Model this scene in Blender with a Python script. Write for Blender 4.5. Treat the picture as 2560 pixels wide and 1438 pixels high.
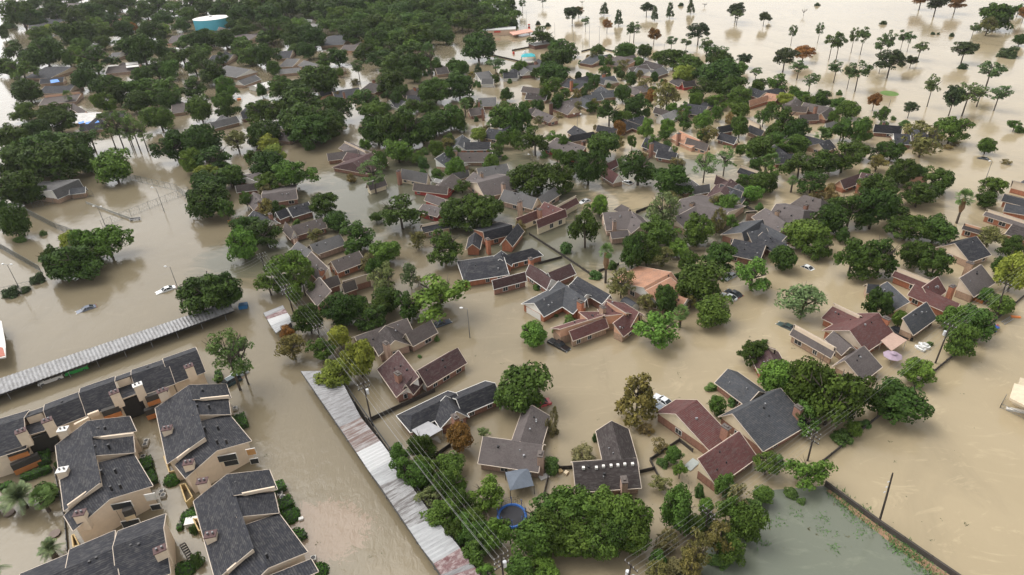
import bpy, bmesh, math, random
from mathutils import Vector, Matrix
random.seed(7)
for o in list(bpy.data.objects): bpy.data.objects.remove(o, do_unlink=True)
scene = bpy.context.scene
COL = scene.collection
# ------------------------------------------------------------------ camera
CAMZ = 85.0; FPX = 1620.0; PITCH = math.radians(31.5); ROLL = math.radians(-3.1)
F_ = Vector((0, math.cos(PITCH), -math.sin(PITCH)))
R0 = Vector((1, 0, 0)); U0 = R0.cross(F_)
R_ = R0*math.cos(ROLL) + U0*math.sin(ROLL); U_ = -R0*math.sin(ROLL) + U0*math.cos(ROLL)
cam = bpy.data.cameras.new('camera'); camo = bpy.data.objects.new('camera', cam); COL.objects.link(camo)
M = Matrix((R_, U_, -F_)).transposed().to_4x4(); M.translation = Vector((0, 0, CAMZ))
camo.matrix_world = M
cam.sensor_width = 36; cam.lens = 36*FPX/2560; cam.clip_start = 1; cam.clip_end = 20000
scene.camera = camo
# ------------------------------------------------------------------ light
SUN_EL = math.radians(58); SUN_AZ = math.radians(300)      # soft overcast day
w = bpy.data.worlds.new('World'); scene.world = w; w.use_nodes = True
nt = w.node_tree; nt.nodes.clear()
sky = nt.nodes.new('ShaderNodeTexSky'); sky.sky_type = 'NISHITA'; sky.sun_disc = False
sky.sun_elevation = SUN_EL; sky.sun_rotation = SUN_AZ; sky.dust_density = 4; sky.air_density = 1.0
hs = nt.nodes.new('ShaderNodeHueSaturation'); hs.inputs['Saturation'].default_value = 0.10; hs.inputs['Value'].default_value = 1.0
mul = nt.nodes.new('ShaderNodeMix'); mul.data_type = 'RGBA'; mul.blend_type = 'MULTIPLY'; mul.inputs[0].default_value = 1
mul.inputs[7].default_value = (1.0, 0.99, 0.975, 1)
bg = nt.nodes.new('ShaderNodeBackground'); bg.inputs[1].default_value = 0.15
out = nt.nodes.new('ShaderNodeOutputWorld')
nt.links.new(sky.outputs[0], hs.inputs['Color']); nt.links.new(hs.outputs[0], mul.inputs[6])
# thin bright cloud toward the horizon
tc = nt.nodes.new('ShaderNodeTexCoord'); sp_ = nt.nodes.new('ShaderNodeSeparateXYZ'); nt.links.new(tc.outputs['Generated'], sp_.inputs[0])
mr_ = nt.nodes.new('ShaderNodeMapRange'); mr_.inputs[1].default_value = 0.0; mr_.inputs[2].default_value = .55; mr_.inputs[3].default_value = 1.75; mr_.inputs[4].default_value = 1.0; nt.links.new(sp_.outputs[2], mr_.inputs[0])
cn = nt.nodes.new('ShaderNodeTexNoise'); cn.inputs['Scale'].default_value = 2.5; cn.inputs['Detail'].default_value = 5; nt.links.new(tc.outputs['Generated'], cn.inputs['Vector'])
cr = nt.nodes.new('ShaderNodeMapRange'); cr.inputs[1].default_value = .3; cr.inputs[2].default_value = .7; cr.inputs[3].default_value = .82; cr.inputs[4].default_value = 1.12; nt.links.new(cn.outputs['Fac'], cr.inputs[0])
pm_ = nt.nodes.new('ShaderNodeMath'); pm_.operation = 'MULTIPLY'; nt.links.new(mr_.outputs[0], pm_.inputs[0]); nt.links.new(cr.outputs[0], pm_.inputs[1])
vm = nt.nodes.new('ShaderNodeVectorMath'); vm.operation = 'SCALE'; nt.links.new(mul.outputs[2], vm.inputs[0]); nt.links.new(pm_.outputs[0], vm.inputs['Scale'])
nt.links.new(vm.outputs[0], bg.inputs[0]); nt.links.new(bg.outputs[0], out.inputs[0])
sl = bpy.data.lights.new('sun', 'SUN'); sl.energy = 0.7; sl.angle = math.radians(50); sl.color = (1, .96, .9)
so = bpy.data.objects.new('sun', sl); COL.objects.link(so)
so.rotation_euler = (math.radians(90)-SUN_EL, 0, math.radians(180)-SUN_AZ); so.location = (0, 0, 300)
scene.view_settings.view_transform = 'Standard'; scene.view_settings.look = 'None'
scene.view_settings.exposure = 0.72; scene.view_settings.gamma = 1
scene.render.engine = 'CYCLES'
# ------------------------------------------------------------------ helpers
FR = {}
for c in range(4):
    for r, oy in enumerate((0, 480, 958)): FR['t%d%d' % (c, r)] = (640*c, oy, 2.995)
FR['z1'] = (0, 860, 4.7925); FR['z2'] = (360, 860, 4.7925); FR['z3'] = (0, 1138, 4.7925); FR['z4'] = (400, 1138, 4.7925)
FR['px'] = (0, 0, 1.0)
def PX(fr, x, y):
    ox, oy, s = FR[fr]; return ox + x/s, oy + y/s
def G(px, py, z=0.0):
    """photo pixel -> point of the horizontal plane at height z"""
    d = F_*FPX + R_*(px-1280) - U_*(py-719)
    t = (z-CAMZ)/d.z
    return Vector((d.x*t, d.y*t, z))
def P(fr, xy, z=0.0):
    if isinstance(xy, Vector): return Vector((xy.x, xy.y, z))
    return G(*PX(fr, *xy), z)
def proj(p):
    q = Vector(p)-Vector((0, 0, CAMZ)); k = q.dot(F_)
    return 1280+FPX*q.dot(R_)/k, 719-FPX*q.dot(U_)/k
def mesh(name, verts, faces):
    m = bpy.data.meshes.new(name); m.from_pydata([tuple(v) for v in verts], [], faces); m.update(); return m
class MB:
    """collects shapes; build() links them as ONE mesh object"""
    def __init__(s): s.v = []; s.f = []
    def add(s, vs, fs):
        k = len(s.v); s.v += [Vector(v) for v in vs]; s.f += [tuple(i+k for i in f) for f in fs]
    def box(s, c, ax, ay, az):
        c = Vector(c); vs = []
        for sx, sy, sz in ((-1,-1,-1),(1,-1,-1),(1,1,-1),(-1,1,-1),(-1,-1,1),(1,-1,1),(1,1,1),(-1,1,1)):
            vs.append(c+ax*sx+ay*sy+az*sz)
        s.add(vs, [(0,3,2,1),(4,5,6,7),(0,1,5,4),(1,2,6,5),(2,3,7,6),(3,0,4,7)])
    def abox(s, x0, y0, z0, x1, y1, z1):
        s.box(((x0+x1)/2, (y0+y1)/2, (z0+z1)/2), Vector(((x1-x0)/2,0,0)), Vector((0,(y1-y0)/2,0)), Vector((0,0,(z1-z0)/2)))
    def beam(s, a, b, w, h, up=Vector((0,0,1))):
        a = Vector(a); b = Vector(b); d = b-a
        if d.length < 1e-4: return
        dn = d.normalized(); sd = dn.cross(up)
        if sd.length < 1e-4: sd = Vector((1,0,0))
        sd.normalize(); u2 = sd.cross(dn)
        s.box((a+b)/2, d/2, sd*w/2, u2*h/2)
    def tube(s, pts, rad, n=6, cap=True):
        pts = [Vector(p) for p in pts]; k0 = len(s.v)
        if not hasattr(rad, '__len__'): rad = [rad]*len(pts)
        for i, p in enumerate(pts):
            d = (pts[min(i+1, len(pts)-1)]-pts[max(i-1, 0)]).normalized()
            a = d.cross(Vector((0,0,1)))
            if a.length < 1e-3: a = Vector((1,0,0))
            a.normalize(); b = a.cross(d)
            for j in range(n):
                t = 2*math.pi*j/n; s.v.append(p+(a*math.cos(t)+b*math.sin(t))*rad[i])
        for i in range(len(pts)-1):
            for j in range(n):
                s.f.append((k0+i*n+j, k0+i*n+(j+1)%n, k0+(i+1)*n+(j+1)%n, k0+(i+1)*n+j))
        if cap:
            s.f.append(tuple(k0+j for j in range(n))[::-1]); s.f.append(tuple(k0+(len(pts)-1)*n+j for j in range(n)))
    def prism(s, prof, o, u, v, L0, L1):
        """profile (v,z) extruded along u"""
        n = len(prof); a = [o+u*L0+v*p[0]+Vector((0,0,p[1])) for p in prof]; b = [o+u*L1+v*p[0]+Vector((0,0,p[1])) for p in prof]
        s.add(a+b, [tuple(range(n))[::-1], tuple(range(n, 2*n))]+[(i, (i+1)%n, n+(i+1)%n, n+i) for i in range(n)])
    def slab(s, polys, t):
        """polys: list of point lists (shared corners merged), thickened downwards by t"""
        key = {}; vs = []; fs = []
        for pl in polys:
            f = []
            for p in pl:
                k = tuple(round(c, 3) for c in p)
                if k not in key: key[k] = len(vs); vs.append(Vector(p))
                f.append(key[k])
            fs.append(tuple(f))
        n = len(vs); ed = {}
        for f in fs:
            for i in range(len(f)):
                e = (f[i], f[(i+1)%len(f)]); ed[e] = ed.get(e, 0)+1
        bd = [e for e in ed if (e[1], e[0]) not in ed]
        s.add(vs+[v-Vector((0,0,t)) for v in vs], fs+[tuple(i+n for i in f)[::-1] for f in fs]+[(e[1], e[0], e[0]+n, e[1]+n) for e in bd])
        return [(vs[e[0]], vs[e[1]]) for e in bd]
    def build(s, name, mat, parent=None, org=None, smooth=False, recalc=True):
        base = ROOTLOC(parent); org = base if org is None else Vector(org)
        m = mesh(name, [v-org for v in s.v], s.f)
        if recalc:
            bm = bmesh.new(); bm.from_mesh(m); bmesh.ops.recalc_face_normals(bm, faces=bm.faces); bm.to_mesh(m); bm.free()
        if smooth:
            for p in m.polygons: p.use_smooth = True
        if mat: m.materials.append(mat)
        o = bpy.data.objects.new(name, m); COL.objects.link(o)
        o.parent = parent; o.location = org-base
        return o
def ROOTLOC(o):
    v = Vector((0,0,0))
    while o is not None: v = v+Vector(o.location); o = o.parent
    return v
def tag(o, label=None, cat=None, group=None, kind=None):
    if label: o['label'] = label
    if cat: o['category'] = cat
    if group: o['group'] = group
    if kind: o['kind'] = kind
    return o
def thing(name, loc, label=None, cat=None, group=None):
    o = bpy.data.objects.new(name, None); COL.objects.link(o); o.location = loc
    o.empty_display_size = .5
    return tag(o, label, cat, group)
LM = []         # landmarks for wording: (phrase, world position)
# ------------------------------------------------------------------ materials
MC = {}
def nodes(name):
    m = bpy.data.materials.new(name); m.use_nodes = True; n = m.node_tree
    b = n.nodes['Principled BSDF']; return m, n, b
def mix(n, fac, a, b, mode='MIX'):
    x = n.nodes.new('ShaderNodeMix'); x.data_type = 'RGBA'; x.blend_type = mode
    for sock, val in ((0, fac), (6, a), (7, b)):
        if isinstance(val, (int, float)): x.inputs[sock].default_value = val
        elif isinstance(val, tuple): x.inputs[sock].default_value = (*val[:3], 1)
        else: n.links.new(val, x.inputs[sock])
    return x.outputs[2]
def noise(n, scale, detail=3, rough=.55, vec=None, dist=0):
    t = n.nodes.new('ShaderNodeTexNoise'); t.inputs['Scale'].default_value = scale; t.inputs['Detail'].default_value = detail
    t.inputs['Roughness'].default_value = rough; t.inputs['Distortion'].default_value = dist
    if vec is not None: n.links.new(vec, t.inputs['Vector'])
    return t.outputs['Fac']
def ramp(n, fac, p0, p1, c0=(0,0,0), c1=(1,1,1)):
    r = n.nodes.new('ShaderNodeValToRGB'); r.color_ramp.elements[0].position = p0; r.color_ramp.elements[1].position = p1
    r.color_ramp.elements[0].color = (*c0, 1); r.color_ramp.elements[1].color = (*c1, 1); n.links.new(fac, r.inputs[0]); return r.outputs[0]
def coords(n, kind='Object', scale=None, loc=None):
    t = n.nodes.new('ShaderNodeTexCoord'); o = t.outputs[kind]
    if scale or loc:
        mp = n.nodes.new('ShaderNodeMapping'); n.links.new(o, mp.inputs[0])
        if scale: mp.inputs['Scale'].default_value = scale
        if loc: mp.inputs['Location'].default_value = loc
        o = mp.outputs[0]
    return o
def sc(c, k): return tuple(min(1, x*k) for x in c)
def plain(name, col, rough=.7, metal=0, var=.25, nscale=1.5):
    key = ('plain', name)
    if key in MC: return MC[key]
    m, n, b = nodes(name); b.inputs['Roughness'].default_value = rough; b.inputs['Metallic'].default_value = metal
    f = noise(n, nscale, 4, .6, coords(n))
    n.links.new(mix(n, f, sc(col, 1-var), sc(col, 1+var)), b.inputs['Base Color']); MC[key] = m; return m
def shingle(name, col):
    key = ('sh', name)
    if key in MC: return MC[key]
    m, n, b = nodes(name+' shingles'); b.inputs['Roughness'].default_value = .85; b.inputs['Specular IOR Level'].default_value = .3
    co = coords(n)
    big = noise(n, .35, 4, .6, co); fine = noise(n, 3.5, 3, .7, co)
    st = noise(n, .9, 3, .6, coords(n, 'Object', (1, 1, 6)), 1)
    c = mix(n, ramp(n, big, .28, .72), sc(col, .62), sc(col, 1.4))
    c = mix(n, ramp(n, fine, .35, .7), c, sc(col, 1.45)); 
    c2 = mix(n, ramp(n, st, .45, .75), c, mix(n, .5, c, (.16, .15, .14)))
    wv = n.nodes.new('ShaderNodeTexWave'); wv.wave_type = 'BANDS'; wv.bands_direction = 'Z'; wv.inputs['Scale'].default_value = 3.2
    wv.inputs['Distortion'].default_value = .6; n.links.new(co, wv.inputs[0])
    c3 = mix(n, ramp(n, wv.outputs['Fac'], .0, .35), mix(n, .7, c2, sc(col, .45)), c2)
    n.links.new(c3, b.inputs['Base Color']); MC[key] = m; return m
def brick(name, col):
    key = ('br', name)
    if key in MC: return MC[key]
    m, n, b = nodes(name+' brick'); b.inputs['Roughness'].default_value = .85
    co = coords(n); big = noise(n, .5, 4, .6, co); fine = noise(n, 5, 2, .7, co)
    st = noise(n, 1.6, 3, .6, coords(n, 'Object', (1, 1, .12)))
    c = mix(n, big, sc(col, .75), sc(col, 1.2)); c = mix(n, ramp(n, fine, .4, .7), c, sc(col, .6))
    c = mix(n, ramp(n, st, .5, .75), c, sc(col, .55))
    # silt line left by the flood just over the water
    g = n.nodes.new('ShaderNodeNewGeometry'); sx = n.nodes.new('ShaderNodeSeparateXYZ'); n.links.new(g.outputs['Position'], sx.inputs[0])
    c = mix(n, ramp(n, sx.outputs['Z'], .06, .28), sc(col, .55), c)
    n.links.new(c, b.inputs['Base Color']); MC[key] = m; return m
ROOF = {'k': ('charcoal', (.023,.024,.030)), 'n': ('dark brown', (.036,.028,.027)), 'b': ('brown', (.085,.069,.064)), 'm': ('maroon', (.10,.040,.037)),
        'g': ('grey', (.095,.092,.092)), 'l': ('light grey', (.21,.205,.20)), 't': ('tan', (.36,.19,.12)), 'd': ('slate grey', (.048,.051,.058)),
        'M': ('dark maroon', (.06,.030,.030)), 'w': ('white', (.62,.60,.57)), 'e': ('grey brown', (.098,.082,.079))}
WALL = {'R': ('red', (.36,.185,.13)), 'O': ('orange', (.48,.19,.105)), 'T': ('tan', (.46,.31,.215)), 'B': ('dark', (.16,.08,.06)), 'P': ('pinkish', (.50,.34,.26))}
SID = {'C': ('cream siding', (.68,.56,.43)), 'W': ('white siding', (.80,.77,.72)), 'Y': ('pale yellow siding', (.70,.60,.43)), 'E': ('beige siding', (.55,.44,.34)), 'D': ('red painted siding', (.38,.06,.05)), 'S': ('salmon siding', (.62,.36,.24))}
def wallmat(k):
    if k in WALL: return brick(*WALL[k])
    return plain(SID[k][0], SID[k][1], .75, 0, .14, 1.2)
def roofmat(k): return shingle(*ROOF[k])
GLASS = plain('dark window glass', (.03,.035,.04), .12, 0, .1)
WHITE = plain('white painted wood', (.68,.66,.62), .6, 0, .08)
CREAMT = plain('cream trim', (.50,.42,.34), .6, 0, .1)
METAL = plain('grey galvanised metal', (.32,.32,.33), .45, .5, .2)
DARKM = plain('black metal', (.02,.02,.022), .5, 0, .2)
WOODP = plain('dark creosoted wood', (.045,.035,.028), .85, 0, .3)
FENCEW = plain('weathered dark fence boards', (.05,.042,.036), .9, 0, .35)
# ------------------------------------------------------------------ water
def water_mat(name, c0, c1, c2, rough, bump):
    m, n, b = nodes(name); b.inputs['IOR'].default_value = 1.42; b.inputs['Roughness'].default_value = rough
    co = coords(n, 'Object')
    big = noise(n, .009, 5, .62, co, 1.5); mid = noise(n, .035, 5, .65, coords(n, 'Object', (1, .4, 1)), 3.0); fl = noise(n, .12, 4, .7, coords(n, 'Object', (.5, 1, 1)), 4.0)
    c = mix(n, ramp(n, big, .36, .64), c0, c1); c = mix(n, ramp(n, mid, .50, .80), c, mix(n, .35, c, c2)); c = mix(n, ramp(n, fl, .56, .70), c, mix(n, .6, c, sc(c1, 1.2)))
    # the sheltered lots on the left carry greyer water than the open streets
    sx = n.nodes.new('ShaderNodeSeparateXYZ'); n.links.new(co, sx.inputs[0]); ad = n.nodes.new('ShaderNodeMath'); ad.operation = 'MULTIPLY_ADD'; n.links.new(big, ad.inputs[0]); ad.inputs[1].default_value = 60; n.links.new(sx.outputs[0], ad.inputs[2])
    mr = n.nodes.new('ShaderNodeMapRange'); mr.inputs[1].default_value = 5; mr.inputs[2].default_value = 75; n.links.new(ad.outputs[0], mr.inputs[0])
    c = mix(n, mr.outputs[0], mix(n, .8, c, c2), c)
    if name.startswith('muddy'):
        # clearer, greener yard water, with tree reflections and shade painted into its colour
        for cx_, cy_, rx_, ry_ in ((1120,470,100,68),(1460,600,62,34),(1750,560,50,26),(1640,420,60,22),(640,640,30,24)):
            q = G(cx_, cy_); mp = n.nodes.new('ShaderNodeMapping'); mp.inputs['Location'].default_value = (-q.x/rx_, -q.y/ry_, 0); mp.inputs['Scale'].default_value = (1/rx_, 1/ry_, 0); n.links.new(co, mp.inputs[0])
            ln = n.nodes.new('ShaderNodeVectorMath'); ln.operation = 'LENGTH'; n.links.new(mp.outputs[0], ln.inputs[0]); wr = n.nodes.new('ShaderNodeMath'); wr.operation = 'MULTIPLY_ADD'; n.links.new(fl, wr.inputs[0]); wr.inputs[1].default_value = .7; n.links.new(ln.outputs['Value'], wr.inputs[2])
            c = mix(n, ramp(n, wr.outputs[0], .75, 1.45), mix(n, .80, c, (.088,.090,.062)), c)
        q = G(790, 1330); mp = n.nodes.new('ShaderNodeMapping'); mp.inputs['Location'].default_value = (-q.x/10, -q.y/7, 0); mp.inputs['Scale'].default_value = (1/10, 1/7, 0); n.links.new(co, mp.inputs[0])
        ln = n.nodes.new('ShaderNodeVectorMath'); ln.operation = 'LENGTH'; n.links.new(mp.outputs[0], ln.inputs[0]); sw = noise(n, .28, 6, .72, co, 5.0); wr = n.nodes.new('ShaderNodeMath'); wr.operation = 'MULTIPLY_ADD'; n.links.new(sw, wr.inputs[0]); wr.inputs[1].default_value = -1.6; n.links.new(ln.outputs['Value'], wr.inputs[2])
        c = mix(n, ramp(n, wr.outputs[0], -.45, .10), mix(n, .45, c, (.33,.235,.18)), c)
    n.links.new(c, b.inputs['Base Color'])
    h1 = noise(n, 1.0, 3, .6, coords(n, 'Object', (1, .5, 1)), 1); h2 = noise(n, .16, 2, .5, co)
    md = n.nodes.new('ShaderNodeMath'); md.operation = 'MULTIPLY_ADD'; n.links.new(h2, md.inputs[0]); md.inputs[1].default_value = 2.0; n.links.new(h1, md.inputs[2])
    bp = n.nodes.new('ShaderNodeBump'); bp.inputs['Strength'].default_value = bump; bp.inputs['Distance'].default_value = .12
    n.links.new(md.outputs[0], bp.inputs['Height']); n.links.new(bp.outputs[0], b.inputs['Normal'])
    return m
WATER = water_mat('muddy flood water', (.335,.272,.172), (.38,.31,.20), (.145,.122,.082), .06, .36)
b_ = MB(); S = 2600
b_.add([(-S,-400,0),(S,-400,0),(S,3600,0),(-S,3600,0)], [(0,1,2,3)])
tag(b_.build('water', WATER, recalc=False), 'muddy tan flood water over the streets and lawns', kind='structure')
# green pond inside the fence, bottom right
PONDM = water_mat('greenish pond water', (.14,.152,.117), (.165,.175,.132), (.125,.146,.116), .10, .25)
b_ = MB(); pts = [G(x, y, .004) for x, y in ((2062,1215),(2200,1316),(2360,1430),(2440,1500),(2200,1700),(1500,1700),(1640,1450),(1760,1380),(1850,1290),(1930,1225))]
b_.add(pts, [tuple(range(len(pts)))[::-1]]); o = b_.build('pond', PONDM); tag(o, 'greenish still water in the fenced corner pond', kind='structure')
# ------------------------------------------------------------------ houses
HN = [0]
def wing(root, fr, d, col):
    A, B, E1, E2 = d['A'], d['B'], d.get('E1', 4.5), d.get('E2')
    if E1 == 0: E1, E2 = (E2 if E2 else 3.0), 0
    zr, z1 = d.get('zr', 4.1), d.get('z1', 1.9); z2 = d.get('z2', z1); step = d.get('step', 0)
    a, b = P(fr, A, zr), P(fr, B, zr); u = (b-a); L = u.length; u.normalize(); n = Vector((-u.y, u.x, 0))
    zf = zr-step
    if isinstance(E1, (tuple, Vector)):
        w1 = (P(fr, E1, z1)-a).dot(n)
        if w1 < 0: n = -n; w1 = -w1
    else:
        if n.dot(-a) < 0: n = -n
        w1 = E1
    if E2 is None: w2 = w1
    elif isinstance(E2, tuple):
        w2 = -(P(fr, E2, z2)-a).dot(n)
        if w2 < .3: w2 = max(.3, w2)
    else: w2 = E2
    w1 = max(w1, .8)
    if max(w1, w2) > 12 or L > 45: print('BIG', root.get('label'), fr, A, B, round(L,1), round(w1,1), round(w2,1))
    hA, hB = d.get('hA', 0), d.get('hB', 0)
    Z = lambda z: Vector((0,0,z)); o = Vector((a.x, a.y, 0))
    def pt(uu, v, z): return o+u*uu+n*v+Z(z)
    if w2 < .5: w2r, z2r = .18, zr-.02
    else: w2r, z2r = w2, z2
    polys = [[pt(-hA, w1, z1), pt(L+hB, w1, z1), pt(L, 0, zf), pt(0, 0, zf)], [pt(L+hB, -w2r, z2r), pt(-hA, -w2r, z2r), pt(0, 0, zr), pt(L, 0, zr)]]
    if hA: polys.append([pt(-hA, -w2r, z2r), pt(-hA, w1, z1), pt(0, 0, zf)])
    if hB: polys.append([pt(L+hB, w1, z1), pt(L+hB, -w2r, z2r), pt(L, 0, zf)])
    mb = MB(); bd = []
    if step: bd += mb.slab(polys[:1], .16); bd += mb.slab(polys[1:], .16)
    else: bd = mb.slab(polys, .16)
    ro = mb.build('roof', roofmat(col['roof']), root)
    for p, q in bd:
        dd = (q-p).normalized(); outw = dd.cross(Vector((0,0,1)))
        mid = (p+q)/2-o-u*L/2-n*(w1-w2r)/2
        if outw.dot(mid) < 0: outw = -outw
        if abs(p.z-q.z) < .05 and abs(p.z-zr) < .03 and not step and (w2r > .5 or col['tw'] < .1): continue
        if col['tw'] < .1 and w2r < .5 and min(p.z, q.z) > zr-.05: continue
        col['trim'].beam(p+outw*.05-Z(.07), q+outw*.05-Z(.07), .12, col.get('tw', .17))
    # walls: brick up to the eaves, siding above
    ins = .35; e1 = max(w1-.5, .4); e2 = (w2r-.5 if w2r > .8 else 0.0)
    zs = min(z1, z2 if w2r > .5 else z1)-.12
    u0, u1 = (-hA+.4 if hA else ins), (L+hB-.4 if hB else L-ins)
    col['wall'].prism([(e1, -1.2), (e1, zs), (-e2, zs), (-e2, -1.2)], o, u, n, u0, u1)
    if not (hA and hB):
        s1 = (zf-z1)/max(w1, .1); s2 = (zr-z2r)/max(w2r, .1)
        pr = [(e1, zs), (e1, max(zs+.02, z1+s1*(w1-e1)-.14)), (.06 if step else 0, zf-.14)]
        if step: pr += [(.06, zr-.14), (0, zr-.1)]
        pr += [(-e2, max(zs+.02, z2r+s2*(w2r-e2)-.14))] if e2 > .1 else ([(-.05, zr-.14)] if not step else [(-.06, zr-.14)])
        pr += [(-e2 if e2 > .1 else -.05, zs)]
        col['gab'].prism(pr, o, u, n, (0 if hA else ins), (L if hB else L-ins))
    dist = (a-Vector((0,0,CAMZ))).length
    # roof vents on the slopes that face the camera
    if dist < 330 and w1 > 2.5 and not d.get('nv'):
        rr = random.Random(int(L*1000))
        for k in range(rr.choice((2, 3, 3, 4))):
            uu = L*rr.uniform(.15, .85); tv = rr.uniform(.12, .6); zz = zf+(z1-zf)*tv
            c = pt(uu, w1*tv, zz); vb = MB(); vb.tube([c-Z(.1), c+Z(.32)], rr.choice((.10, .16, .2)), 8)
            vb.build('roof_vent', METAL if rr.random() < .6 else DARKM, ro)
    # windows on walls that face the camera
    if dist < 300 and not d.get('nw'):
        rr = random.Random(int(L*777))
        def win(c, dx, nn, wd, z0, z1_):
            fb = MB(); fb.box(c+Z((z0+z1_)/2)+nn*.03, dx*(wd/2+.09), nn*.03, Z((z1_-z0)/2+.09)); f = fb.build('window', WHITE, root)
            pb = MB(); half = (wd/2-.05)/2
            for sgn in (-1, 1): pb.box(c+Z((z0+z1_)/2)+nn*.07+dx*sgn*(half+.04), dx*half, nn*.012, Z((z1_-z0)/2))
            pb.build('pane', GLASS, f)
        if n.dot(-a) > 0 and L > 5:
            uu = 1.6+rr.random()
            while uu < L-1.8:
                if rr.random() < .62: win(pt(uu, e1, 0), u, n, rr.choice((.9, 1.2, 1.6)), .45, zs-.28)
                uu += rr.uniform(2.6, 4.2)
        for sgn, uu, hh in ((-1, u0, hA), (1, u1, hB)):
            nn = u*sgn
            if nn.dot(-(o+u*uu)) > 0 and (e1+e2) > 4 and not hh:
                if d.get('gd'):
                    gb = MB(); gb.box(pt(uu, (e1-e2)/2, .5)+nn*.04, n*min(2.4, (e1+e2)/2-.5), nn*.03, Z(1.15)); gb.build('garage_door', WHITE, root)
                else: win(pt(uu, (e1-e2)/2+rr.uniform(-1, 1), 0), n, nn, 1.3, .5, zs-.25)
    return u, n, o, L
def H(label, fr, roof, wall, gab, wings, ch=(), trim='C', short=None, ex=None, zc=None):
    first = wings[0]; c0 = P(fr, first['A'], 2); c1 = P(fr, first['B'], 2); loc = Vector(((c0.x+c1.x)/2, (c0.y+c1.y)/2, 0))
    name = 'apartment_building' if label and 'apartment' in label else 'house'
    root = thing(name, loc, label, 'apartment block' if name[0] == 'a' else 'house')
    col = dict(tw=.09 if name[0] == 'a' else .14, roof=roof, wall=MB(), gab=MB(), trim=MB())
    for i, d in enumerate(wings):
        col['roof'] = d.get('roof', roof)
        u, n, o, L = wing(root, fr, d, col)
        if i == 0: u0, n0 = u, n
    col['wall'].build('wall', wallmat(wall), root)
    if col['gab'].v: col['gab'].build('gable', wallmat(gab), root)
    if col['trim'].v: col['trim'].build('trim', CREAMT if trim == 'C' else WHITE, root)
    for c in ch:
        zt = c[2] if len(c) > 2 else 5.0; p = P(fr, (c[0], c[1]), zt); mat = wallmat(c[3]) if len(c) > 3 else wallmat('B' if wall in 'B' else ('R' if wall in SID else wall))
        cb = MB(); cb.box(Vector((p.x, p.y, zt/2-.3)), u0*.45, n0*.7, Vector((0,0,zt/2+.2))); co = cb.build('chimney', mat, root)
        kb = MB(); kb.box(Vector((p.x, p.y, zt)), u0*.52, n0*.78, Vector((0,0,.09))); kb.box(Vector((p.x, p.y, zt+.22)), u0*.22, n0*.4, Vector((0,0,.14))); kb.build('chimney_cap', plain('sooty concrete', (.12,.10,.09), .9), co)
    if ex: ex(root)
    LM.append((short, Vector(loc)+Vector((0,0,2)), root)) if short else None
    HOUSES.append((root, roof, wall, gab, label)); return root
HOUSES = []
def sevenvents(r):
    for x, y in ((535,632),(632,630),(685,620),(742,615),(793,612),(845,605),(903,603)):
        p = P('t22', (x, y), 4.1); b = MB(); b.abox(p.x-.22, p.y-.22, 3.8, p.x+.22, p.y+.22, 4.22); b.build('skylight', WHITE, r)
def awn(r, fr, cs, z, mat, post=True):
    b = MB(); pts = [P(fr, c, z) for c in cs]; b.slab([pts], .1); o = b.build('awning', mat, r)
    if post:
        q = MB()
        for p in pts: c = sum(pts, Vector())/len(pts); t = p+(c-p)*.06; q.tube([t-Vector((0,0,3.2)), t-Vector((0,0,.1))], .06)
        q.build('post', WHITE, r)
def W_(A, B, E1=4.5, E2=None, **k): k.update(A=A, B=B, E1=E1, E2=E2); return k
# ------------------------------------------------------------------ near houses, each traced roof by roof
H('brown house with two plain roofs beside the grey canopy tent', 't22', 'e', 'P', 'C', [
  W_((-217,400),(230,462),(190,668),2.5,zr=4.4,nv=0), W_((150,165),(60,435),(285,260),(78,200),zr=4.0)], ch=[(214,530,4.6)], short='brown house by the grey canopy tent')
H('dark brown house with a row of seven small white roof vents', 't22', 'n', 'P', 'T', [
  W_((455,595),(935,562),(965,785),2.5,zr=4.4), W_((745,282),(818,568),(648,450),(900,440),zr=4.1,gd=1)], ch=[(840,722,4.4)], short='house with seven white roof vents',
  ex=lambda r: sevenvents(r))
H('maroon roofed brick house with two stepped roofs and pale yellow gables', 't22', 'm', 'R', 'Y', [
  W_((1385,125),(1225,230),(1503,500),(1095,207),zr=4.9), W_((1705,364),(1395,572),(1862,540),0,zr=4.6)], ch=[(1604,328,5.0)], short='maroon house with pale yellow gables')
H('slate grey house with cream gable and a white awning at its side', 't22', 'd', 'R', 'Y', [
  W_((2010,36),(1650,228),(1915,492),(1577,236),zr=4.9), W_((1615,-107),(1850,60),(1500,-15),None,zr=4.0)], ch=[(2150,180,5.0)], short='slate grey house with the white awning', ex=lambda r: awn(r, 't32', [(150,195),(222,290),(185,312),(98,235)], 2.4, WHITE))
H('long grey brown house with a cream strip along its roof', 't31', 'e', 'T', 'C', [
  W_((195,990),(510,1165),(150,1056),None,zr=4.3,step=1.0), W_((720,1152),(575,1262),(868,1300),2.0,zr=4.6), W_((490,1040),(620,1160),(405,1085),2.5,zr=3.8)], short='long grey brown house with the cream roof strip')
H('large maroon house with a big cream gable and a flat tan patio roof', 't31', 'm', 'O', 'C', [
  W_((830,905),(612,1038),(860,1120),(445,1015),zr=5.0), W_((490,832),(700,930),(410,950),3.0,zr=4.4,step=.8)], ch=[(888,945,4.6)], short='large maroon house with the tan patio roof',
  ex=lambda r: awn(r, 't31', [(845,1112),(935,1050),(1042,1110),(925,1190)], 2.5, plain('tan patio roof', (.42,.29,.23), .8)))
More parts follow.
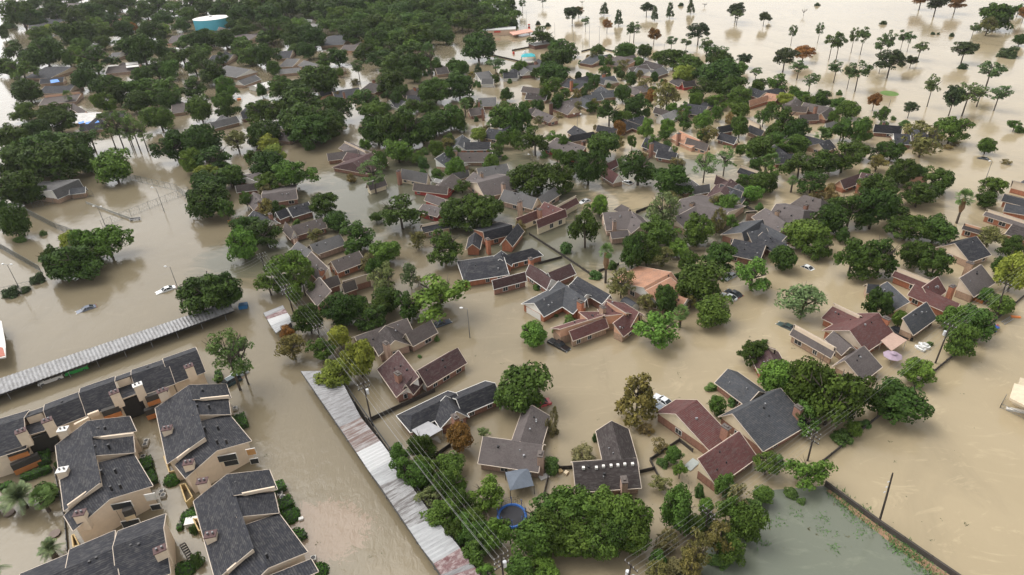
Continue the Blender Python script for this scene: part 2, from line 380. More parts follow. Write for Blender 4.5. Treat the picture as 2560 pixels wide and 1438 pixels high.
H('dark grey house with small cream gables behind a round dark tree', 't31', 'd', 'T', 'C', [
  W_((1190,826),(1010,950),(1295,925),0,zr=4.6), W_((890,672),(1060,825),3.5,(830,690),zr=4.3), W_((745,687),(838,695),(650,745),2.5,zr=3.9)], short='dark grey house behind the round dark tree')
H('maroon house with long stepped roofs and pale ridge lines', 't31', 'm', 'O', 'C', [
  W_((1097,690),(1440,838),(1035,770),2.0,zr=4.3), W_((960,560),(1230,665),(883,608),3.0,zr=4.2,step=1.0), W_((1275,636),(1160,716),(1392,705),0,zr=4.6)], ch=[(1384,705,4.6)], short='maroon house with long pale ridge lines')
H('charcoal roofed house with beige second roof and long cream gables', 't31', 'k', 'T', 'C', [
  W_((1600,545),(1437,648),(1732,660),0,zr=5.0,roof='e'), W_((1560,330),(1400,385),(1690,465),(1320,395),zr=5.0)], ch=[(1515,530,5.0)], short='charcoal house near the right power pole')
H('maroon brown house half hidden behind the big bright tree', 't31', 'M', 'O', 'C', [W_((60,1175),(-110,1120),(120,1260),(-180,1180),zr=4.4), W_((-20,1140),(60,1290),3,3,zr=4)], short='maroon brown house behind the big bright tree')
# right edge
H('grey roofed brick house at the far right edge', 't31', 'd', 'O', 'C', [W_((1770,12),(1990,65),(1725,50),None,zr=4), W_((1780,85),(1990,120),(1755,115),None,zr=3.8)], short='grey brick house at the right edge')
H('low brick house with two cream strips at the right edge', 't31', 'e', 'O', 'C', [W_((1640,125),(1960,225),(1603,172),None,zr=3.6,step=.8)], short='low brick house with cream strips at the right edge')
H('small charcoal roofed brick house near the tall fan palm', 't31', 'n', 'O', 'S', [W_((1470,232),(1640,280),(1432,270),None,zr=3.4,step=.6)], short='small charcoal house near the tall fan palm')
H('dark brown roofed brick house at the right edge behind olive trees', 't31', 'n', 'O', 'C', [W_((1830,240),(2000,290),(1795,270),3,zr=3.9)])
# middle right
H('grey brown house with a white capped chimney on its roof', 't31', 'e', 'T', 'C', [W_((60,88),(270,140),(-40,200),(30,60),zr=4.6,hB=2), W_((-20,120),(160,250),4,4,zr=4.2)], ch=[(72,140,5.2)], short='house with the white capped chimney')
H('brown hip roofed house with a tall brick chimney beside dark trees', 't31', 'b', 'R', 'C', [W_((270,20),(400,55),(180,100),None,zr=4.3,hA=2,hB=2)], ch=[(288,95,4.6)])
H('slate grey house with long dark roof beside a round tree', 't31', 'd', 'R', 'W', [W_((-60,225),(140,330),(-60,330),None,zr=4.2), W_((-40,300),(150,395),(-60,400),3,zr=3.8,roof='k')], short='slate grey house beside the round roadside tree')
H('grey house with pale gable and a small shed near the middle right', 't21', 'e', 'T', 'C', [W_((1260,55),(1620,150),(1240,180),(1300,-10),zr=4.6), W_((1390,100),(1210,195),(1480,185),0,zr=4.2)], ch=[(1350,80,4.9)], short='grey house with the pale hipped dormer')
H('dark grey house with long cream eaves and brick base', 't21', 'd', 'R', 'C', [W_((1880,205),(1720,305),(1950,250),(1620,285),zr=4.6), W_((1905,270),(1760,300),3,3,zr=4), W_((1660,350),(1900,400),4.5,None,zr=4.4,roof='k')], short='dark grey house with long cream eaves')
H('small brown shed with pyramid roof between two houses', 't21', 'b', 'P', 'C', [W_((1780,140),(1810,138),(1755,160),None,zr=3.2,z1=2.2,hA=1,hB=1,nv=1,nw=1)])
H('dark house with a white gable beside a dark board fence', 't21', 'd', 'R', 'W', [W_((1560,-60),(1730,0),(1500,-20),None,zr=4.4), W_((1700,-60),(1640,20),3.5,None,zr=4.2)])
# centre
H('charcoal house with a broad white garage gable and brick front', 't21', 'd', 'O', 'W', [
  W_((415,700),(165,832),(540,770),(100,822),zr=4.2,gd=1), W_((350,665),(560,800),(445,905),(310,690),zr=4.4)], ch=[(512,820,4.8)], trim='W', short='charcoal house with the white garage gable')
H('charcoal house with a long white eave beside a small court', 't21', 'k', 'R', 'W', [W_((490,632),(735,770),(440,640),2.5,zr=3.9,z1=2.4), W_((440,685),(560,765),2.5,2.5,zr=3.6)], trim='W', short='charcoal house with the long white eave')
H('dark maroon house with white gables and brick front', 't21', 'M', 'R', 'W', [
  W_((130,540),(295,652),(150,655),3.0,zr=4.4), W_((270,605),(440,535),(505,605),None,zr=4.1), W_((100,600),(-150,665),(130,655),None,zr=4.0,gd=1)], trim='W', short='dark maroon house with white gables')
H('black roofed orange brick house with an L shaped roof', 't21', 'k', 'O', 'O', [
  W_((150,420),(-80,480),(255,470),None,zr=4.1,hA=2.5), W_((-80,440),(-90,500),(0,555),(-160,500),zr=4.2), W_((-60,490),(-320,530),(-280,660),None,zr=4.0,hB=2.5)], ch=[(140,500,4.8)], trim='W', short='black roofed orange brick house')
H('big maroon house of many tan walled shed roofs behind the sunken pickup', 't21', 'm', 'T', 'S', [
  W_((430,1045),(700,945),(460,1115),0,zr=3.7,z1=2.0), W_((350,1025),(690,918),0,(420,980),zr=4.4,z1=2.2),
  W_((505,897),(585,960),0,(640,870),zr=4.2), W_((705,808),(860,905),0,(790,800),zr=5.0), W_((715,800),(950,900),(700,850),3.5,zr=4.8), W_((860,905),(690,925),0,(720,870),zr=4.2), W_((860,910),(760,985),(930,1010),0,zr=4.2)],
  ch=[(680,860,5.0,'T')], short='big maroon house by the sunken pickup')
H('tan orange shingled house between dark trees', 't21', 't', 'P', 'W', [W_((1195,600),(985,715),3.0,(905,575),zr=4.4), W_((1190,640),(1000,740),(1280,790),0,zr=4.0), W_((1200,760),(1310,800),3,3,zr=3.8)], short='tan orange shingled house')
H('grey brown house standing in dark water behind a dark conifer', 't21', 'e', 'P', 'C', [W_((680,155),(895,142),(715,290),3.5,zr=4.6), W_((895,142),(985,240),3.5,3.5,zr=4.4), W_((820,92),(880,120),(755,130),None,zr=4.0,hA=2), W_((735,300),(870,285),(760,350),2,zr=3.2)], ch=[(768,215,5.0)], short='grey brown house in dark water')
H('maroon shed roofed house with cream walls and a skylight', 't21', 'm', 'Y', 'C', [W_((400,128),(180,215),(440,175),0,zr=4.4,z1=2.2), W_((375,130),(240,75),3.5,0,zr=4.6), W_((205,130),(30,200),(235,175),None,zr=4.2), W_((480,25),(330,105),(520,75),None,zr=4.2,step=.6)], ch=[(205,130,4.9)], short='maroon house with the skylight')
H('grey house with white gable left of the maroon skylight house', 't21', 'g', 'P', 'C', [W_((-60,-20),(190,45),(-20,85),None,zr=4.6), W_((190,45),(320,-40),(370,15),None,zr=4.0)], ch=[(58,72,5.0)], short='grey house with white gable')
# left centre column of houses along the power line
H('maroon house with a long brick garage wing and white gable', 't11', 'M', 'R', 'W', [
  W_((1510,1166),(1210,1340),(1602,1268),(1440,1200),zr=4.5,gd=1), W_((1062,1190),(1215,1390),5.0,(870,1330),zr=4.5), W_((1215,1330),(1120,1440),(1260,1420),None,zr=4.2)], ch=[(1060,1358,4.8)], short='maroon house with the long garage wing')
H('brown roofed house with cream gables and a tall chimney', 't11', 'b', 'P', 'Y', [
  W_((1310,958),(1120,1060),(1372,1048),None,zr=4.4), W_((970,1000),(1040,1110),(1130,1100),(845,1100),zr=4.6,roof='n'), W_((1130,945),(740,1085),3,3,zr=3.9)], ch=[(972,1130,5.2)], short='brown house with cream gables')
H('black and charcoal house with a patched metal porch roof', 't12', 'k', 'R', 'C', [
  W_((1500,75),(1165,238),(1172,362),(1240,152),zr=3.7,hB=1.6), W_((1420,95),(1500,210),(1550,190),(1290,200),zr=4.5), W_((1790,0),(1500,120),(1862,105),(1700,-10),zr=4.3)], ch=[(1490,250,5.0)], trim='W', short='charcoal house with the patched metal porch',
  ex=lambda r: awn(r, 't12', [(1290,285),(1400,345),(1250,430),(1165,350)], 2.2, METAL))
H('dark brown house with a small second gable beside the power line', 't11', 'b', 'R', 'E', [
  W_((640,690),(740,655),(790,712),None,zr=4.2,hA=0), W_((470,640),(560,745),4.0,(330,740),zr=4.6), W_((855,605),(650,665),(870,650),None,zr=4.0), W_((610,620),(500,660),(640,690),None,zr=4.2)], short='dark brown house under the power line')
H('brown house with a large orange brick chimney and fence like garage', 't11', 'b', 'O', 'C', [
  W_((770,440),(560,520),(820,525),None,zr=4.2), W_((410,450),(540,575),3.0,(380,560),zr=4.6)], ch=[(488,580,4.6,'O')], short='brown house with the orange chimney')
H('grey house with cream garage and flat brick base', 't11', 'g', 'P', 'C', [
  W_((630,316),(400,395),(672,395),None,zr=4.1), W_((310,370),(420,440),4.0,2,zr=4.4)], ch=[(290,340,4.8)], short='grey house with the cream garage')
H('brown shingled house with white gable under dark trees', 't11', 'b', 'R', 'W', [W_((500,192),(260,255),(520,270),None,zr=4.1), W_((220,222),(285,290),(285,330),(170,260),zr=4.4)], short='brown shingled house with white gable')
H('slate blue roofed house with a white gable and brick garage', 't11', 'k', 'R', 'W', [W_((390,72),(235,118),(410,150),None,zr=4.1), W_((225,120),(145,150),(265,175),None,zr=4.0), W_((-20,140),(100,210),4,3,zr=4.2)], ch=[(105,165,4.6)], trim='W', short='slate house with the white gable by the lake lot')
H('grey brown house at the edge of the flooded tennis courts', 't11', 'e', 'R', 'C', [W_((300,-20),(40,20),(325,50),(180,-40),zr=4.2), W_((-20,0),(40,70),3,3,zr=4.3)], ch=[(20,70,4.8)], short='grey brown house by the tennis courts')
H('orange brick house with a black roof and tall chimney behind the big oak', 't11', 'k', 'O', 'O', [
  W_((1917,245),(1700,300),(1870,330),(1560,290),zr=4.5), W_((1960,235),(1870,350),(1990,320),None,zr=4.2), W_((1640,300),(1620,390),2,2,zr=3.6)], ch=[(1735,352,4.6,'O')], short='black roofed house with the orange chimney')
H('small pale walled house with a dark roof under a big oak', 't11', 'k', 'T', 'C', [W_((1235,245),(1440,205),(1290,300),2,zr=3.8,step=.7)], short='small pale house under the big oak')
H('low red walled house with white porch behind the oak', 't11', 'e', 'D', 'D', [W_((1280,10),(1420,60),(1250,60),3,zr=3.8), W_((1250,90),(1400,130),3,3,zr=3.3)])
# ------------------------------------------------------------------ houses farther back (worded later from what stands beside them)
def h(fr, roof, wall, gab, wings, ch=(), trim='C', short=None, label=None, ex=None):
    for d in wings: d.setdefault('z1', 1.55); d.setdefault('zr', 3.85)
    if len(wings) == 1 and not wings[0].get('step') and roof not in 'wlt':          # every plan here is L shaped: a second wing runs back from the ridge
        a, b = P(fr, wings[0]['A'], 3.8), P(fr, wings[0]['B'], 3.8); u = (b-a).normalized(); q = Vector((-u.y, u.x, 0)); q = -q if q.dot(a) < 0 else q; t = .3 if int(a.x*10) % 2 else .7; m_ = a.lerp(b, t)
        wings = wings+[W_(m_+q*.5, m_+q*random.Random(int(a.y)).uniform(8, 12), 3.5, None, zr=3.7, z1=1.5)]
    return H(label, fr, roof, wall, gab, wings, ch, trim, short, ex)
Wg = W_
def tarp(r, fr, cs, z):
    b = MB(); b.slab([[P(fr, c, z) for c in cs]], .05); b.build('tarp', plain('bright blue tarp', (.05,.22,.62), .5, 0, .1), r)
# tile 0,0
h('t00','k','T','C',[Wg((345,500),(545,500),(290,585),4.5), Wg((300,590),(480,575),(300,630),2)], short='dark house with the blue roof tarp', label='dark hip roofed house with a small blue tarp on its pale edged roof',
  ex=lambda r: tarp(r, 't00', [(375,600),(430,592),(448,612),(380,624)], 3.3))
h('t00','k','T','C',[Wg((335,645),(560,640),(330,700),4)])
h('t00','b','P','S',[Wg((325,715),(600,685),(335,785),4,step=1.2)], short='brown house with the long salmon clerestory', label='brown roofed house with a long salmon clerestory strip near the left edge')
h('t00','b','P','S',[Wg((540,770),(640,830),(555,830),None), Wg((410,790),(530,775),(430,840),None)])
h('t00','w','T','W',[Wg((520,850),(760,840),(530,925),3,zr=3.2), Wg((720,850),(930,835),(760,890),3,roof='g')], short='white roofed house with blue tarps', label='white roofed house with two blue tarps on it behind tall pines',
  ex=lambda r: (tarp(r, 't00', [(640,915),(735,900),(745,915),(640,935)], 2.9), tarp(r, 't00', [(585,915),(630,905),(630,920),(590,930)], 2.9)))
h('t00','k','T','C',[Wg((595,935),(800,915),(600,985),None)])
h('t00','g','T','C',[Wg((640,140),(740,150),(625,170),None)])
h('t00','e','S','C',[Wg((1290,270),(1400,262),(1200,330),None)], short='grey house with peach gable', label='grey roofed house with a peach gable wall below the blue water tank')
h('t00','b','P','S',[Wg((810,500),(1050,478),(770,555),4)], short='house with the flat white porch roof', label='brown house with a flat white porch roof among dark trees', ex=lambda r: awn(r,'t00',[(940,470),(1030,460),(1040,498),(945,508)],3.6,WHITE,False))
h('t00','g','T','W',[Wg((845,395),(920,392),(870,450),None)])
h('t00','k','T','C',[Wg((1590,415),(1750,408),(1620,475),None)])
h('t00','g','T','W',[Wg((1700,490),(1880,520),(1760,580),4), Wg((1780,605),(1910,560),(1800,650),4)], trim='W', short='grey house with white sided gables', label='grey roofed house with white sided gables beside a bright round tree')
h('t00','b','T','C',[Wg((1285,785),(1400,770),(1300,850),None)])
h('t00','g','T','W',[Wg((1570,920),(1770,870),(1600,965),None)], trim='W')
h('t00','k','R','C',[Wg((1800,845),(1890,830),(1810,895),None)])
h('t01','g','T','W',[Wg((590,-95),(390,-10),(700,-70),(360,-100),zr=5,z1=1.9), Wg((520,-25),(640,-40),(470,10),2,zr=3.4,z1=1.9,roof='d')], trim='W', short='grey pavilion with the white gable', label='grey roofed clubhouse with a white gable beside the flooded tennis courts')
h('t00','b','T','C',[Wg((1640,200),(1750,225),(1620,225),None)])
h('t00','e','T','C',[Wg((1760,250),(1930,262),(1750,300),None)])
h('t00','b','P','C',[Wg((500,25),(620,40),(490,80),None)])
h('t00','b','P','S',[Wg((750,115),(920,125),(760,165),None)])
h('t00','l','W','W',[Wg((1215,1000),(1290,985),(1215,1030),None,zr=2.8,z1=1.6)], trim='W', short='small white shed', label='small white roofed shed among trees near the tall pines')
h('t00','e','R','W',[Wg((1760,1390),(1917,1370),(1780,1430),None), Wg((1850,1330),(1930,1290),(1800,1310),None)], trim='W')
h('t00','g','T','W',[Wg((240,210),(330,170),(250,240),None)])
h('t00','k','T','C',[Wg((300,140),(470,160),(300,200),None)])
# tile 1,0
h('t10','k','T','C',[Wg((170,385),(275,378),(180,440),None), Wg((230,440),(330,440),(180,500),None,roof='g')])
h('t10','g','T','W',[Wg((360,450),(465,480),(340,500),None), Wg((470,500),(600,520),(500,570),None)], short='grey house with beige gables', label='grey roofed house with beige gables beside a small pale tree')
h('t10','l','T','W',[Wg((170,520),(330,505),(180,545),None)])
h('t10','w','W','W',[Wg((-20,640),(110,605),(0,680),None,zr=3)], trim='W', short='flat white roof', label='house with a flat white roof among dark trees')
h('t10','d','T','C',[Wg((535,275),(700,268),(550,340),None)])
h('t10','b','S','S',[Wg((660,335),(765,335),(650,380),None)])
h('t10','l','T','C',[Wg((950,370),(1065,375),(960,405),None)])
h('t10','l','W','W',[Wg((345,140),(425,148),(350,170),None), Wg((420,178),(515,178),(420,215),None)], trim='W')
h('t10','k','S','S',[Wg((570,685),(770,655),(550,755),None), Wg((470,690),(575,660),(470,730),None)], ch=[(655,690,5.4,'R')], short='dark house with salmon gables and brick chimney', label='dark roofed house with salmon gables and a single brick chimney')
h('t10','n','R','C',[Wg((850,620),(960,640),(840,690),None)], ch=[(880,600,4.8)])
h('t10','b','P','S',[Wg((1080,690),(1225,655),(1110,735),None), Wg((1130,715),(1260,710),(1180,765),None,roof='k')], ch=[(1185,655,4.6,'O')])
h('t10','k','W','W',[Wg((1000,750),(1060,735),(1030,800),None), Wg((1060,735),(1120,760),(1030,800),2)], trim='W')
h('t10','b','P','C',[Wg((185,990),(280,1000),(210,1055),None)])
h('t10','t','T','C',[Wg((375,850),(450,865),(370,880),None)])
h('t10','n','T','C',[Wg((1340,510),(1430,500),(1350,560),None)])
h('t10','g','W','W',[Wg((1640,545),(1745,530),(1660,610),None), Wg((1690,590),(1780,590),(1700,632),None)], trim='W')
h('t10','k','W','W',[Wg((1850,545),(1960,540),(1850,590),None)], trim='W')
h('t10','g','R','C',[Wg((1660,735),(1800,728),(1685,800),None), Wg((1590,815),(1700,800),(1610,870),None,roof='b')], ch=[(1668,760,5),(1695,815,5)], short='grey house with two brick chimneys', label='grey and brown roofed house with two brick chimneys beside a big green tree')
h('t10','k','T','Y',[Wg((1740,960),(1870,980),(1740,1040),None)])
h('t10','d','O','W',[Wg((1545,1010),(1510,1085),(1600,1070),(1480,1040)), Wg((1560,1065),(1755,1062),(1570,1125),None,roof='k')], trim='W', short='slate house with a long brick wing', label='slate roofed house with a long white trimmed brick wing')
h('t10','d','T','W',[Wg((1411,1143),(1340,1190),(1488,1215),0,zr=4.4), Wg((1500,1140),(1770,1140),(1640,1215),None,roof='b',zr=4.3), Wg((1490,1190),(1560,1215),2.5,2.5,zr=3.2)], ch=[(1490,1130,5)], trim='W', short='dark house with the white shed gable', label='dark roofed house with a steep white sided shed gable over the water')
h('t10','g','T','C',[Wg((1650,1260),(1880,1225),(1660,1365),4,zr=4.6), Wg((1470,1300),(1590,1270),(1475,1340),None)], ch=[(1688,1295,4.8)], short='wide grey house with a cream dormer', label='wide grey roofed house with a broad cream dormer and a brick chimney')
h('t10','e','P','C',[Wg((1890,1310),(1655,1370),(1880,1440),(1640,1330),zr=5)], ch=[(1850,1375,5.4)], short='steep grey brown house', label='steep grey brown roofed house with a brick chimney on its slope')
h('t10','e','R','C',[Wg((530,1150),(760,1120),(545,1205),4), Wg((660,1055),(820,1130),3,4,step=.8)], short='brown L shaped house at the water lane', label='brown roofed brick house with a pale clerestory beside the open water lane')
h('t10','M','R','C',[Wg((870,1140),(720,1215),(930,1250),(640,1220),zr=4.6,hB=1)], short='maroon hip roofed house', label='dark maroon hip roofed house standing at the open water lane')
h('t10','g','Y','Y',[Wg((1090,1262),(1290,1300),(1110,1345),None,zr=4.8), Wg((830,1370),(960,1330),(850,1400),None,roof='e')], ch=[(1065,1280,5)], short='pale yellow walled grey house', label='grey roofed house with pale yellow walls beside a small garden shed')
h('t10','b','D','D',[Wg((1180,1370),(1440,1400),(1200,1430),3,zr=3.8)], short='house with the red wall', label='brown roofed house with a red wall and cluttered court')
h('t10','l','W','W',[Wg((1345,1335),(1395,1345),(1350,1365),None,zr=2.6,z1=1.8)], trim='W', short='tiny garden shed', label='tiny pale garden shed with a dark opening')
# tile 2,0
h('t20','d','R','C',[Wg((600,410),(695,425),(560,480),None)])
h('t20','b','P','S',[Wg((790,418),(935,450),(740,485),None)])
h('t20','w','W','W',[Wg((1000,452),(1135,490),(990,500),None,roof='n'), Wg((870,510),(1010,480),(880,535),3,step=.8,roof='b')], trim='W', short='white walled house with dark solar panels', label='white walled house with dark roof panels near the open lake')
h('t20','g','P','W',[Wg((1130,500),(1030,535),(1140,555),None)], trim='W')
h('t20','k','R','C',[Wg((195,440),(275,475),(190,500),None), Wg((120,470),(200,470),(140,500),None,roof='b')], ch=[(178,460,5)])
h('t20','g','R','W',[Wg((60,480),(125,530),(160,545),None)], trim='W')
h('t20','d','P','W',[Wg((560,545),(700,600),(535,575),(740,590))], ch=[(688,555,4.8,'O')], trim='W', short='slate house with the wide white gable', label='slate blue roofed house with a wide white gable in the middle distance')
h('t20','k','R','C',[Wg((420,585),(570,615),(500,675),None)], ch=[(445,605,5.2,'O')])
h('t20','b','T','W',[Wg((80,645),(235,665),(80,690),None), Wg((110,695),(265,705),(110,745),None,roof='n')], trim='W')
h('t20','e','R','C',[Wg((330,745),(470,800),(390,850),None,zr=4.4)], ch=[(292,775,5,'B')], short='grey house with the dark brick chimney', label='grey brown roofed house with a dark brick chimney at the water crossing')
h('t20','e','R','C',[Wg((180,815),(315,870),(255,910),None), Wg((110,820),(190,800),(110,840),2)])
h('t20','d','T','W',[Wg((470,700),(615,770),(530,800),None)], trim='W')
h('t20','d','T','C',[Wg((590,690),(765,672),(600,745),None)])
h('t20','e','T','C',[Wg((870,640),(965,680),(860,690),None)])
h('t20','n','D','D',[Wg((1275,612),(1370,600),(1290,655),None)], short='red walled barn', label='small dark roofed house with bright red walls beside dense trees')
h('t20','l','W','W',[Wg((1250,810),(1115,862),(1290,860),None), Wg((1070,800),(1190,835),(1075,850),3,roof='b')], trim='W', short='pale grey house with a white gable', label='pale grey roofed house with a white gable beside a brick chimneyed house')
h('t20','k','R','C',[Wg((1290,772),(1470,795),(1300,850),None)], ch=[(1262,800,5.2),(1285,820,4.6)])
h('t20','k','R','C',[Wg((815,880),(965,935),(810,915),None)])
h('t20','k','R','C',[Wg((640,935),(790,965),(620,965),None)])
h('t20','k','P','C',[Wg((440,1015),(610,985),(425,1055),None,hA=2,hB=2)])
h('t20','e','D','D',[Wg((325,1035),(560,1105),(370,1160),0,zr=3.9,step=0), Wg((330,1032),(550,1100),0,3,zr=4.3,nw=1)], ch=[(535,1060,4.8)], short='house with the red clerestory wall', label='grey brown roofed house with a long bright red clerestory wall')
h('t20','k','R','W',[Wg((1000,1030),(1190,1100),(960,1095),None,zr=4.6), Wg((1090,1120),(1240,1145),(1120,1185),None)], ch=[(1045,1075,5.4)], trim='W', short='long charcoal house with a white dormer', label='long charcoal roofed house with a white dormer and a tall brick chimney')
h('t20','t','S','S',[Wg((1250,975),(1410,1050),(1200,1040),None,step=.8), Wg((1310,1030),(1475,1080),(1285,1080),None,roof='b',zr=4)], ch=[(1250,1000,4.6)], short='salmon walled house', label='tan and brown roofed house with salmon walls and pale stepped roofs')
h('t20','k','R','W',[Wg((1560,990),(1690,1030),(1560,1050),None), Wg((1540,950),(1650,930),(1560,980),None)], trim='W', short='slate house with white garage gable', label='slate roofed brick house with a white garage gable at its right end')
h('t20','k','P','C',[Wg((1770,890),(1860,930),(1770,935),None), Wg((1780,935),(1890,980),(1780,970),None)])
h('t20','k','R','C',[Wg((1790,650),(1900,690),(1800,720),None)])
h('t20','t','O','O',[Wg((1775,755),(1917,712),(1780,795),None)], short='orange walled house', label='low orange walled house beside dense dark trees at the lake side')
h('t20','m','T','W',[Wg((700,1250),(800,1310),(690,1335),None,zr=4.2), Wg((780,1190),(700,1230),(800,1240),3)], trim='W', short='maroon house with the white gable', label='maroon roofed house with a white gable behind a half sunken white car')
h('t20','k','T','C',[Wg((1710,1235),(1860,1285),(1680,1290),2,step=.8)])
h('t21','M','R','Y',[Wg((1530,-130),(1640,-80),(1480,-90),None,zr=4.6), Wg((1640,-100),(1560,0),(1760,-20),(1490,-10),zr=4.6)], short='dark maroon house with yellow gable', label='dark maroon roofed house with a pale yellow gable behind the dark trees')
h('t21','g','T','W',[Wg((1350,-40),(1480,-60),(1360,20),None)], trim='W')
# tile 3,0
h('t30','t','O','O',[Wg((-10,695),(90,710),(-10,760),None)])
h('t30','b','P','S',[Wg((110,780),(300,800),(110,825),3)], short='pale court house', label='brown roofed house with pinkish walls round a small court at the lake side')
h('t30','b','R','S',[Wg((270,765),(465,805),(290,830),None), Wg((380,850),(235,860),(300,905),None), Wg((475,800),(400,850),(520,840),3)], ch=[(360,795,4.8)], short='brown house with stepped salmon gables', label='brown roofed brick house with stepped salmon gables near the lake')
h('t30','l','W','W',[Wg((520,900),(430,925),(520,950),None)], trim='W', short='white garage', label='small white gabled garage at the lake side')
h('t30','k','R','W',[Wg((800,930),(1010,945),(785,990),None,zr=4.4), Wg((940,1000),(1065,1005),(960,1080),None)], ch=[(870,915,4.8),(1040,975,4.6)], trim='W', short='charcoal house by the lake', label='charcoal roofed house with a cut away corner beside the open lake')
h('t30','k','P','C',[Wg((1090,1000),(1290,1010),(1080,1060),None)])
h('t30','k','T','C',[Wg((460,1042),(380,1075),(500,1110),(345,1075))])
h('t30','k','R','C',[Wg((40,1160),(190,1150),(60,1230),None)])
h('t30','M','O','S',[Wg((700,1290),(815,1310),(640,1390),None,zr=4.6), Wg((540,1350),(690,1300),(560,1420),2)], ch=[(690,1340,5)], short='maroon house with the orange fence', label='maroon roofed house with salmon gable beside an orange board fence')
h('t30','t','P','C',[Wg((1060,1330),(1180,1320),(1060,1400),None)])
h('t30','k','O','C',[Wg((1830,1350),(1990,1390),(1812,1400),None)])
# ------------------------------------------------------------------ trees
def foliage(name):
    m, n, b = nodes(name); b.inputs['Roughness'].default_value = .55; b.inputs['Specular IOR Level'].default_value = .06
    oi = n.nodes.new('ShaderNodeObjectInfo'); co = coords(n)
    f1 = noise(n, 3.2, 3, .6, co); f2 = noise(n, 22, 1, .5, co)
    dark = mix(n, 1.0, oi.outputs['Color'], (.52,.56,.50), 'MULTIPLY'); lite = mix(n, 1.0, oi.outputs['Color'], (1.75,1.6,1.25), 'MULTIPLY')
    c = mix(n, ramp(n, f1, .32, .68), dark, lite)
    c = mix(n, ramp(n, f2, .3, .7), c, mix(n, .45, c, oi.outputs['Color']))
    n.links.new(c, b.inputs['Base Color'])
    return m
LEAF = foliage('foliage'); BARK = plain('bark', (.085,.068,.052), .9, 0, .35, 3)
def rnd_unit(rr):
    while True:
        v = Vector((rr.uniform(-1,1), rr.uniform(-1,1), rr.uniform(-1,1)))
        if .05 < v.length < 1: return v.normalized()
def leafquad(V, Fc, c, nrm, s, rr, el=1.0):
    t = nrm.cross(rnd_unit(rr))
    if t.length < 1e-3: t = nrm.cross(Vector((1,0,.3)))
    t.normalize(); b = nrm.cross(t); k = len(V); s1 = s*el
    V += [c-t*s1, c-b*s*.8+nrm*s*.1, c+t*s1, c+b*s*.8+nrm*s*.1]; Fc.append((k,k+1,k+2,k+3))
